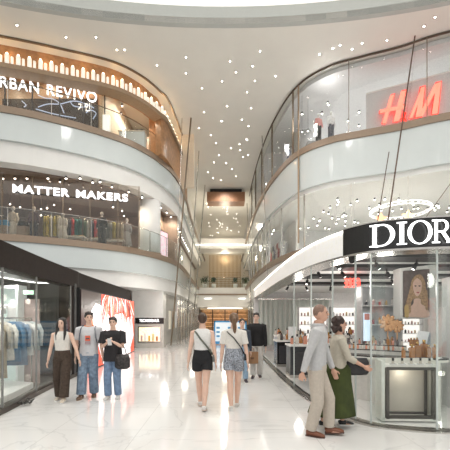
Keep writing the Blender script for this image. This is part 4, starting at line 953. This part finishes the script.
def person(label, loc, face, H, P, O):
    """local frame: faces +y, right hand on +x. P pose, O outfit."""
    t = thing('person', label, 'person', loc, face)
    fem = O.get('fem', False); sk = O.get('skin', skin)
    shw = (.098 if fem else .112)*H; hw = .050*H; lean = P.get('lean',0.)*H
    def ty(z):   # forward lean of the trunk
        return lean*max(0,(z/H-.5))/.35
    wz = .085 if fem else .092
    tors = [(.465,.045,.045),(.485,.085,.06),(.52,.100 if fem else .094,.068),(.56,.092,.062),(.62,.070 if fem else .080,.052),(.68,.080 if fem else .088,.056),(.74,.090 if fem else .100,.062),(.785,.094 if fem else .108,.056),(.815,.075 if fem else .085,.045),(.835,.036,.034),(.88,.031,.032)]
    tors = [(z*H,a*H,b*H,0,ty(z*H)) for z,a,b in tors]
    body = MB(); body.rings(tors,18)
    fy = {}
    joints = {}
    for s,n in ((1,'R'),(-1,'L')):
        hip = V((s*hw,0,.505*H)); f = P.get('foot'+n,(0,0,0)); ank = V((s*(hw+f[0]*H), f[1]*H, (.045+f[2])*H))
        knee, ank = ik(hip, ank, .245*H, .222*H, (s*.05,1,0)); joints['leg'+n] = (hip,knee,ank)
        body.tube([hip,hip.lerp(knee,.35),knee-(knee-hip)*.05,knee,knee.lerp(ank,.35),ank],[.055*H,.047*H,.033*H,.032*H,.033*H,.020*H],12)
        body.tube([ank+V((0,-.012*H,-.012*H)),ank+V((0,.035*H,-.022*H)),ank+V((0,.085*H,-.033*H))],[.022*H,.022*H,.014*H],10)
        sh = V((s*shw,ty(.8*H),.797*H)); h = P.get('hand'+n,(.14,.02,.44)); wr = V((s*h[0]*H, h[1]*H, h[2]*H))
        el, wr = ik(sh, wr, .172*H, .150*H, P.get('hint'+n,(s*.4,-1,0))); joints['arm'+n] = (sh,el,wr)
        body.tube([sh-V((s*.02*H,0,-.0)),sh,sh.lerp(el,.4),el,el.lerp(wr,.3),wr],[.030*H,.029*H,.025*H,.021*H,.021*H,.0135*H],12)
        u = (wr-el).normalized(); side = V((0,1,0)); side = (side-u*side.dot(u)).normalized(); nrm = u.cross(side)*s
        if P.get('grip'+n): curl = .9
        else: curl = .25
        pal = wr+u*.030*H
        R = Matrix((side,nrm,u)).transposed(); body.ell(pal,(.024*H,.011*H,.030*H),10,7,R)
        for k,(off,ln) in enumerate(((-.75,.036),(-.25,.041),(.25,.044),(.75,.040))):
            b0_ = pal+side*(off*.020*H)+u*.018*H; d1 = (u*math.cos(curl)-nrm*math.sin(curl)); d2 = (u*math.cos(curl*2.2)-nrm*math.sin(curl*2.2))
            body.tube([b0_,b0_+d1*ln*.5*H,b0_+(d1+d2)*ln*.5*H],[.0052*H,.0050*H,.0042*H],6)
        b0_ = pal+side*.018*H-u*.006*H; body.tube([b0_,b0_+(side*.6+u*.5)*.024*H,b0_+(side*.7+u*1.3-nrm*.3)*.024*H],[.0065*H,.0058*H,.005*H],6)
        joints['hand'+n] = pal+u*.03*H
    # head
    tz = P.get('head',0.); R = Matrix.Rotation(tz,3,'Z') @ Matrix.Rotation(P.get('nod',0.),3,'X')
    hc = V((0,ty(.93*H)+.008*H,.930*H))
    def hp(x,y,z): return hc+R@V((x*H,y*H,z*H))
    body.ell(hp(0,-.004,.008),(.043*H,.054*H,.060*H),18,12,R); body.ell(hp(0,.014,-.030),(.032*H,.036*H,.036*H),14,9,R)
    body.tube([hp(0,.050,.012),hp(0,.060,-.010),hp(0,.052,-.015)],[.004*H,.0075*H,.006*H],8)
    for s in (-1,1): body.ell(hp(s*.043,-.002,-.004),(.005*H,.011*H,.016*H),8,6,R)
    body.tube([hp(-.012,.050,-.031),hp(.012,.050,-.031)],[.004*H,.004*H],6)
    remesh('body', body, sk, t)
    for s in (-1,1):
        MB().ell(hp(s*.018,.0475,.005),(.0075*H,.004*H,.0042*H),8,6,R).build('eye', M('eye',(.05,.03,.02),.2), t, True)
        MB().tube([hp(s*.008,.0505,.0145),hp(s*.019,.050,.018),hp(s*.028,.044,.0145)],.0018*H,5).build('eyebrow', O['hairm'], t)
    MB().tube([hp(-.011,.0535,-.030),hp(0,.0565,-.029),hp(.011,.0535,-.030)],[.0022*H,.0034*H,.0022*H],6).build('mouth', M('lip',(.50,.20,.17),.5), t, True)
    # hair
    hm_ = MB(); st = O['hair']
    if st == 'buzz': hm_.ell(hp(0,-.007,.013),(.0445*H,.0535*H,.0575*H),18,12,R)
    else: hm_.ell(hp(0,-.014,.020),(.050*H,.058*H,.058*H),18,12,R@Matrix.Rotation(-.20,3,'X'))
    if st in ('short',):
        for k in range(9):
            a_ = -1+k*.25; hm_.ell(hp(.035*a_,.036-.012*abs(a_),.050),(.014*H,.018*H,.013*H),7,5)
        hm_.ell(hp(0,-.035,-.005),(.040*H,.030*H,.036*H),12,8,R)
    if st == 'bun': hm_.ell(hp(0,-.064,.040),(.024*H,.022*H,.024*H),12,8); hm_.ell(hp(0,-.03,-.005),(.040*H,.030*H,.034*H),12,8,R)
    if st == 'ponytail':
        hm_.ell(hp(0,-.03,-.005),(.042*H,.032*H,.036*H),12,8,R)
        hm_.tube([hp(0,-.060,.035),hp(.003,-.078,.01),hp(.006,-.075,-.05),hp(.01,-.066,-.11),hp(.012,-.060,-.155)],[.016*H,.022*H,.022*H,.018*H,.006*H],10)
    if st == 'long':
        for s in (-1,1):
            hm_.tube([hp(s*.024,.018,.052),hp(s*.044,.014,.01),hp(s*.047,.014,-.06),hp(s*.050,.030,-.12),hp(s*.046,.046,-.20)],[.012*H,.016*H,.019*H,.018*H,.007*H],8)
        hm_.tube([hp(0,-.036,.02),hp(0,-.044,-.05),hp(0,-.052,-.13),hp(0,-.060,-.20)],[(.045*H,.03*H),(.050*H,.022*H),(.050*H,.018*H),(.035*H,.010*H)],12)
    if st == 'curly':
        for k in range(46):
            a_ = random.uniform(0,2*pi); b_ = random.uniform(-.9,1.3); d = V((math.cos(a_)*math.cos(b_),math.sin(a_)*math.cos(b_),math.sin(b_)))
            if d.y > .35 and d.z < .75: continue
            hm_.ell(hp(d.x*.050,d.y*.055-.016,d.z*.058+.010-(.02 if d.z<0 else 0)),(.017*H,)*3,7,5)
        hm_.ell(hp(0,-.045,-.045),(.044*H,.028*H,.040*H),12,8)
    remesh('hair', hm_, O['hairm'], t, .006, 2)
    # top
    g = .010; hem = O.get('hem',.50)
    tr = [q for q in [(.50,.104 if fem else .100,.074),(.56,.098,.070),(.62,.084 if fem else .092,.064),(.68,.086 if fem else .096,.064),(.74,.096 if fem else .108,.070),(.79,.100 if fem else .114,.064),(.822,.078 if fem else .088,.052),(.838,.046,.043)] if q[0] > hem+.015]
    f0 = tr[0]; k_ = O.get('loose',1.); tr = [(hem,f0[1]*1.0,f0[2]*1.0)]+tr
    tr = [(z, a*(k_ if z < .8 else 1), b*(k_ if z < .8 else 1)) for z,a,b in tr]
    m = MB(); m.rings([(z*H,a*H,b*H,0,ty(z*H)) for z,a,b in tr],20)
    sl = O.get('sleeve','short')
    for n,s in (('R',1),('L',-1)):
        sh,el,wr = joints['arm'+n]; inn = sh-V((s*.03*H,0,0)); w_ = O.get('sw',1.)
        if sl == 'short': m.tube([inn,sh,sh.lerp(el,.45),sh.lerp(el,.72)],[.036*H*w_,.037*H*w_,.036*H*w_,.039*H*w_],12)
        elif sl == 'long': m.tube([inn,sh,sh.lerp(el,.5),el,el.lerp(wr,.5),el.lerp(wr,.96)],[.036*H*w_,.037*H*w_,.033*H*w_,.030*H*w_,.026*H*w_,.021*H*w_],12)
        elif sl == 'three': m.tube([inn,sh,sh.lerp(el,.5),el,el.lerp(wr,.45)],[.036*H*w_,.037*H*w_,.034*H*w_,.030*H*w_,.028*H*w_],12)
    if sl == 'none': pass
    top = remesh(O.get('topname','shirt'), m, O['top'], t)
    # bottom
    lo = O['bottom']; kind = O.get('bkind','trousers'); wst = O.get('waist',.58)
    m = MB()
    if kind in ('trousers','shorts'):
        m.rings([(z*H,a*H,b*H,0,ty(z*H)) for z,a,b in ((.470,.060,.060),(.49,.102 if fem else .096,.074),(.53,.106 if fem else .100,.076),(.56,.098,.070),(wst,.088 if fem else .092,.064))],20)
        for n,s in (('R',1),('L',-1)):
            hip,kn,an = joints['leg'+n]; r1,r2,r3 = O.get('legw',(.060,.046,.042))
            if kind == 'shorts': e_ = hip.lerp(kn,.42); m.tube([hip+V((0,0,.01*H)),hip.lerp(kn,.2),e_],[.060*H,.064*H,.066*H],14)
            else: m.tube([hip,hip.lerp(kn,.4),kn,kn.lerp(an,.5),kn.lerp(an,.80),kn.lerp(an,.98)],[r1*H,(r1+r2)/2*H,r2*H,(r2+r3)/2*H,r3*H*1.02,r3*H],14)
    else:
        fl_ = O.get('skirt',(.115,.15,.19)); sy = P.get('sway',0)*H
        R_ = []
        for z,r in ((wst,.085),(.53,.110),(.42,fl_[0]),(.28,fl_[1]),(.12,fl_[2])):
            R_.append([V(((r*H*(1+.05*math.sin(6*2*pi*k/36)*(.6-z)))*math.cos(2*pi*k/36), sy*(.58-z)+ O.get('skd',1.1)*r*H*(1+.07*math.sin(7*2*pi*k/36)*(.6-z)*2)*math.sin(2*pi*k/36), z*H)) for k in range(36)])
        m.loft(R_)
    remesh({'trousers':O.get('bname','trousers'),'shorts':'shorts','skirt':'skirt'}[kind], m, lo, t)
    for n,s in (('R',1),('L',-1)):
        hip,kn,an = joints['leg'+n]; pitch = P.get('pitch'+n,0.); Rz = Matrix.Rotation(-s*.12,3,'Z')@Matrix.Rotation(pitch,3,'X')
        def fp(x,y,z): return an+Rz@V((x*H,y*H,z*H))
        m = MB(); m.tube([fp(0,-.030,-.022),fp(0,.0,-.016),fp(0,.04,-.022),fp(0,.085,-.029),fp(0,.108,-.034)],[(.022*H,.020*H),(.026*H,.027*H),(.026*H,.021*H),(.026*H,.014*H),(.014*H,.008*H)],12)
        sh_ = remesh('shoe', m, O['shoe'], t, .007, 3)
        m = MB(); m.loft([[fp(x*w,y,z) for x,y,w in ((-1,-.034,.020),(1,-.034,.020),(1,.02,.024),(1,.075,.027),(1,.108,.014),(-1,.108,.014),(-1,.075,.027),(-1,.02,.024))] for z in (-.045,-.036)]); m.build('sole', O.get('sole',white), sh_)
    t['_j'] = 0
    del t['_j']
    Rw = Matrix.Rotation(face,3,'Z'); L0 = V(loc)
    jw = {k:(L0+Rw@v if isinstance(v,Vector) else [L0+Rw@q for q in v]) for k,v in joints.items()}
    return t, jw, (lambda x,y,z: L0+Rw@V((x*H,y*H,z*H)))
def cloth(n,c,var=.06,sc=30): return M(n,c,.85,var=var,scale=sc,bump=.1)
hb = M('black hair',(.018,.014,.013),.4,var=.3,scale=60); hbr = M('brown hair',(.065,.035,.022),.45,var=.4,scale=60); hlb = M('light brown hair',(.15,.085,.045),.45,var=.4,scale=60); hgr = M('cropped hair',(.22,.135,.10),.6,var=.3,scale=80)
denim = cloth('denim blue',(.20,.27,.36),.3,18); deniml = cloth('denim mid',(.17,.25,.38),.25,18)
def gp(px,py,dz=0.):  # ground point from a picture point on the floor
    Y = EYE*F/(py-HY); return V(((px-CX)/F*Y,Y,0))
# three walking towards the camera, left
p1 = V((-3.13,6.55,0))
_,j1,f1 = person('long haired person in a white sleeveless top and dark brown cargo trousers', p1, pi+.1, 1.585,
  dict(footR=(.0,-.05,.0),footL=(.0,.10,0),handL=(.215,.05,.485),handR=(.16,.03,.47),lean=.01,head=-.1),
  dict(fem=True,hair='long',hairm=hb,top=cloth('white tank',(.72,.69,.64)),hem=.60,sleeve='none',topname='tank_top',bottom=cloth('brown cargo',(.060,.040,.028),.3),waist=.61,bkind='trousers',legw=(.064,.056,.056),shoe=M('cream shoe',(.6,.52,.42),.5)))
p2 = V((-2.72,6.80,0))
t2,j2,f2 = person('person in a pale grey tee with a red print and wide blue jeans', p2, pi+.15, 1.70,
  dict(footR=(.02,.07,0),footL=(.0,-.04,0),handL=(.16,.02,.455),handR=(.155,.0,.45),head=.35),
  dict(hair='short',hairm=hb,top=cloth('pale grey tee',(.62,.62,.64)),hem=.49,loose=1.08,sw=1.15,sleeve='short',topname='tee_shirt',bottom=denim,bname='jeans',legw=(.061,.054,.053),shoe=M('brown shoe',(.14,.08,.05),.5),sole=M('tan sole',(.3,.22,.15))))
def chestpanel(t,H,x0,x1,z0,z1,y,mat,nm): MB().box(((x0+x1)/2*H,y*H,(z0+z1)/2*H),((x1-x0)*H,.006,(z1-z0)*H)).build(nm,mat,t,bevel=.002)
chestpanel(t2,1.70,-.032,.024,.665,.725,.079,M('red print',(.75,.14,.08)),'print_figure'); chestpanel(t2,1.70,-.024,.016,.685,.70,.082,M('dark print',(.1,.08,.08)),'print_band'); chestpanel(t2,1.70,-.034,.026,.625,.66,.079,M('grey print',(.40,.30,.32)),'print_lettering')
MB().tube([(.049*1.7*math.cos(2*pi*k/24),.046*1.7*math.sin(2*pi*k/24)+.002,.838*1.7-.012*math.sin(2*pi*k/24)) for k in range(24)],.008,6,True).build('collar', M('orange trim',(.75,.25,.08),.8), t2, True)
H=1.7; t = thing('backpack','dark grey backpack with shoulder straps worn over the pale grey tee','backpack',p2,pi+.15)
MB().box((0,-.12*H,.70*H),(.16*H,.07*H,.22*H)).build('pack', cloth('pack grey',(.10,.12,.15)), t, bevel=.03)
for s in (-1,1): MB().tube([(s*.055*H,-.08*H,.80*H),(s*.070*H,-.01*H,.840*H),(s*.078*H,.055*H,.80*H),(s*.088*H,.076*H,.72*H),(s*.102*H,.04*H,.64*H),(s*.08*H,-.08*H,.62*H)],[(.007,.018)]*6,8).build('strap', cloth('pack grey',(.1,.12,.15)), t, True)
p3 = V((-2.20,6.68,0))
_,j3,f3 = person('person in a black tee and blue jeans holding a phone at the chest', p3, pi+.05, 1.60,
  dict(footR=(.0,.03,0),footL=(.01,-.01,0),handL=(.045,.15,.705),handR=(.04,.14,.685),gripR=1,gripL=1,hintR=(.6,-.5,-1),hintL=(-.6,-.5,-1),head=.1),
  dict(hair='short',hairm=M('dark brown hair',(.03,.022,.02),.4,var=.3,scale=60),top=cloth('black tee',(.022,.020,.022)),hem=.46,loose=1.15,sw=1.25,sleeve='short',topname='tee_shirt',bottom=deniml,bname='jeans',legw=(.058,.047,.044),shoe=M('light shoe',(.6,.58,.55),.5)))
q = j3['handR']; o = MB().box((0,0,0),(.075,.010,.15)).build('phone', M('phone white',(.7,.7,.7),.25), None, bevel=.004); o.location = q+V((.03,-.02,.0)); o.rotation_euler = (.5,0,.2); tag(o,'pale phone held at the chest by the person in black','phone')
e = j3['armL'][1]; t = thing('tote_bag','black patterned bag hanging from the forearm of the person in the black tee','bag',e+V((-.0,-.02,-.30)))
MB().rings([(-.12,.10,.05),(-.08,.15,.07),(.08,.15,.065),(.16,.12,.04)],16).build('bag_body', M('black quilt',(.03,.025,.025),.5,var=.9,scale=25), t, True)
MB().tube([(-.08,0,.14),(-.05,0,.28),(0,0,.335),(.05,0,.28),(.08,0,.14)],.009,6).build('handle', blackm, t, True)
# two women seen from behind
p4 = V((-.395,5.95,0))
_,j4,f4 = person('person with a brown bun seen from behind in a white top and black shorts', p4, .05, 1.665,
  dict(footR=(-.03,-.12,.0),footL=(-.025,.10,.0),handR=(.142,-.02,.45),handL=(.152,.0,.45),pitchR=-.15),
  dict(fem=True,hair='bun',hairm=hbr,top=cloth('white knit',(.74,.73,.71)),hem=.565,sleeve='cap',topname='top',bottom=cloth('black shorts',(.012,.012,.014)),bkind='shorts',waist=.62,shoe=M('sneaker white',(.7,.68,.65),.5),sole=M('sole beige',(.6,.5,.42))))
H=1.665; t = thing('crossbody_bag','grey green strap bag worn diagonally over the white top','bag',p4,.05)
MB().tube([(-.085*H,.0*H,.818*H),(-.066*H,-.066*H,.80*H),(-.02*H,-.078*H,.735*H),(.04*H,-.074*H,.665*H),(.085*H,-.045*H,.60*H),(.105*H,.0,.565*H),(.07*H,.068*H,.64*H),(0,.082*H,.72*H),(-.06*H,.068*H,.80*H)],[(.016,.005)]*9,8,True).build('strap', cloth('strap green',(.12,.13,.11)), t, True)
MB().box((.118*H,.01*H,.53*H),(.03*H,.09*H,.075*H)).build('bag_body', cloth('bag grey',(.15,.15,.14)), t, bevel=.012)
p5 = V((.155,5.95,0))
_,j5,f5 = person('person with a ponytail seen from behind in a cream tee and patterned shorts', p5, -.05, 1.665,
  dict(footR=(-.02,.05,.0),footL=(-.025,-.08,.0),handR=(.150,-.01,.455),handL=(.138,.0,.45),pitchL=-.1),
  dict(fem=True,hair='ponytail',hairm=hlb,top=cloth('cream tee',(.72,.69,.64)),hem=.60,sleeve='short',topname='tee_shirt',bottom=cloth('patterned shorts',(.27,.29,.33),.75,45),bkind='shorts',waist=.635,shoe=M('sneaker white'),sole=white))
t = thing('crossbody_bag','thin black strap bag worn diagonally over the cream tee','bag',p5,-.05)
MB().tube([(-.080*H,0,.818*H),(-.060*H,-.066*H,.80*H),(.0*H,-.080*H,.745*H),(.05*H,-.074*H,.68*H),(.090*H,-.045*H,.62*H),(.107*H,.0,.57*H),(.07*H,.068*H,.64*H),(0,.082*H,.72*H),(-.06*H,.068*H,.80*H)],[(.011,.005)]*9,8,True).build('strap', black, t, True)
MB().box((.120*H,.01*H,.54*H),(.025*H,.08*H,.07*H)).build('bag_body', black, t, bevel=.01)
# two coming towards the camera behind them
p6 = V((.43,8.5,0))
_,j6,f6 = person('person in a dark jacket and light jeans, half hidden behind the ponytailed walker', p6, pi, 1.56,
  dict(footR=(0,-.06,0),footL=(0,.08,0),head=.1),
  dict(fem=True,hair='bun',hairm=hb,top=cloth('dark navy top',(.04,.05,.07)),hem=.52,sleeve='long',topname='jacket',bottom=cloth('pale denim',(.25,.36,.48),.2,18),bname='jeans',legw=(.056,.045,.042),shoe=M('dark shoe',(.04,.03,.04),.5)))
p7 = V((.83,9.0,0))
_,j7,f7 = person('person in a black jacket and white trousers carrying a brown paper bag', p7, pi-.1, 1.72,
  dict(footR=(0,.09,0),footL=(.0,-.06,.0),handR=(.085,.13,.475),handL=(.145,.02,.45),gripR=1,head=-.1),
  dict(hair='short',hairm=hb,top=cloth('black jacket',(.014,.013,.014)),hem=.49,loose=1.1,sleeve='long',sw=1.2,topname='jacket',bottom=cloth('white trousers',(.62,.60,.57)),legw=(.058,.050,.046),shoe=M('dark shoe')))
q = j7['handR']; q = V((q.x+.02,q.y-.02,.43)); t = thing('shopping_bag','brown paper shopping bag carried low by the person in black','bag',q,.25); pb_ = M('kraft paper',(.34,.19,.10),.8)
MB().prism([(-.16,-.055),(.16,-.055),(.16,.055),(-.16,.055)],-.02,.28).build('bag_body', pb_, t)
for y in (-.05,.05): MB().tube([(-.06,y,.27),(-.05,y*.6,.36),(0,0,.40),(.05,y*.6,.36),(.06,y,.27)],.005,6).build('handle', pb_, t, True)
MB().box((0,-.058,.12),(.09,.002,.05)).build('printed_mark', M('dark brown mark',(.15,.07,.04)), t)
# couple on the right
p8 = V((1.235,4.60,0))
_,j8,f8 = person('person with cropped hair in a pale grey shirt and beige trousers striding right', p8, -pi/2-.35, 1.765,
  dict(footR=(-.01,-.04,.0),footL=(-.01,.09,.01),handR=(.135,-.09,.475),handL=(.14,.12,.475),lean=.02,gripR=1,head=-.05,pitchL=.1),
  dict(skin=skind,hair='buzz',hairm=hgr,top=cloth('pale grey shirt',(.50,.50,.50)),hem=.49,loose=1.04,sleeve='long',sw=1.02,bottom=cloth('beige chinos',(.52,.46,.39)),legw=(.062,.048,.042),shoe=M('brown leather shoe',(.20,.07,.035),.35),sole=M('dark sole',(.08,.04,.03))))
MB().tube([V((.050*1.765*math.cos(2*pi*k/20),.048*1.765*math.sin(2*pi*k/20)+.006,.842*1.765)) for k in range(20)],[(.010,.022)]*20,8,True).build('collar', cloth('pale grey shirt',(.50,.50,.50)), _, True)
p9 = V((1.64,4.95,0))
_,j9,f9 = person('person with dark curly hair in a beige cardigan and long dark green skirt', p9, -pi/2-.1, 1.60,
  dict(footR=(0,-.15,.0),footL=(0,.05,.0),handR=(.10,.20,.565),handL=(.13,.12,.55),hintR=(.3,-1,-.4),lean=.01,sway=-.12,head=.05),
  dict(skin=skind,fem=True,hair='curly',hairm=M('dark curls',(.035,.018,.014),.5,var=.4,scale=60),top=cloth('beige cardigan',(.50,.46,.38)),hem=.53,loose=1.06,sleeve='three',topname='cardigan',bottom=cloth('dark green skirt',(.045,.060,.012),.25,8),bkind='skirt',waist=.57,skirt=(.125,.155,.185),shoe=M('black sneaker',(.02,.02,.02),.5),sole=white))
q = V((1.92,4.92,.86)); t = thing('shoulder_bag','black shoulder bag held in front of the person in the green skirt','bag',q,.1)
MB().rings([(-.10,.14,.05),(-.06,.17,.07),(.08,.17,.07),(.14,.14,.045)],16).build('bag_body', M('black leather',(.02,.018,.02),.4), t, True)
MB().tube([(-.12,0,.12),(-.17,-.01,.26),(-.26,-.02,.40)],.010,6).build('strap', blackm, t, True)
# ------------------------------------------------------------------ light, world, camera
w = bpy.data.worlds.new('world'); SC.world = w; w.use_nodes = True
bg = w.node_tree.nodes['Background']; bg.inputs[0].default_value = (1,.985,.965,1); bg.inputs[1].default_value = WORLD
for x,y in ((-6,2),(0,3),(6,2),(-3,9),(3,9),(0,15),(0,22),(0,30)): 
    sl_ = light((x,y,13.2),ATR,(1,.98,.95),.5,'SPOT'); sl_.data.spot_size = 2.5; sl_.data.spot_blend = .6; sl_.data.shadow_soft_size = .5
cam = bpy.data.cameras.new('camera'); co = bpy.data.objects.new('camera', cam); COL.objects.link(co)
co.location = (0,0,EYE); co.rotation_euler = (pi/2,0,0); cam.sensor_width = 36; cam.sensor_fit = 'HORIZONTAL'; cam.lens = 36*F/450; cam.shift_x = 0; cam.shift_y = (HY-225)/450; cam.clip_end = 200
SC.camera = co
vs = SC.view_settings; vs.view_transform = 'Standard'; vs.look = 'None'; vs.gamma = 1; vs.exposure = EXPO; vs.use_curve_mapping = False
SC.cycles.max_bounces = 8; SC.cycles.transparent_max_bounces = 24; SC.cycles.diffuse_bounces = 4; SC.cycles.glossy_bounces = 4; SC.cycles.sample_clamp_indirect = 6; SC.cycles.use_denoising = True
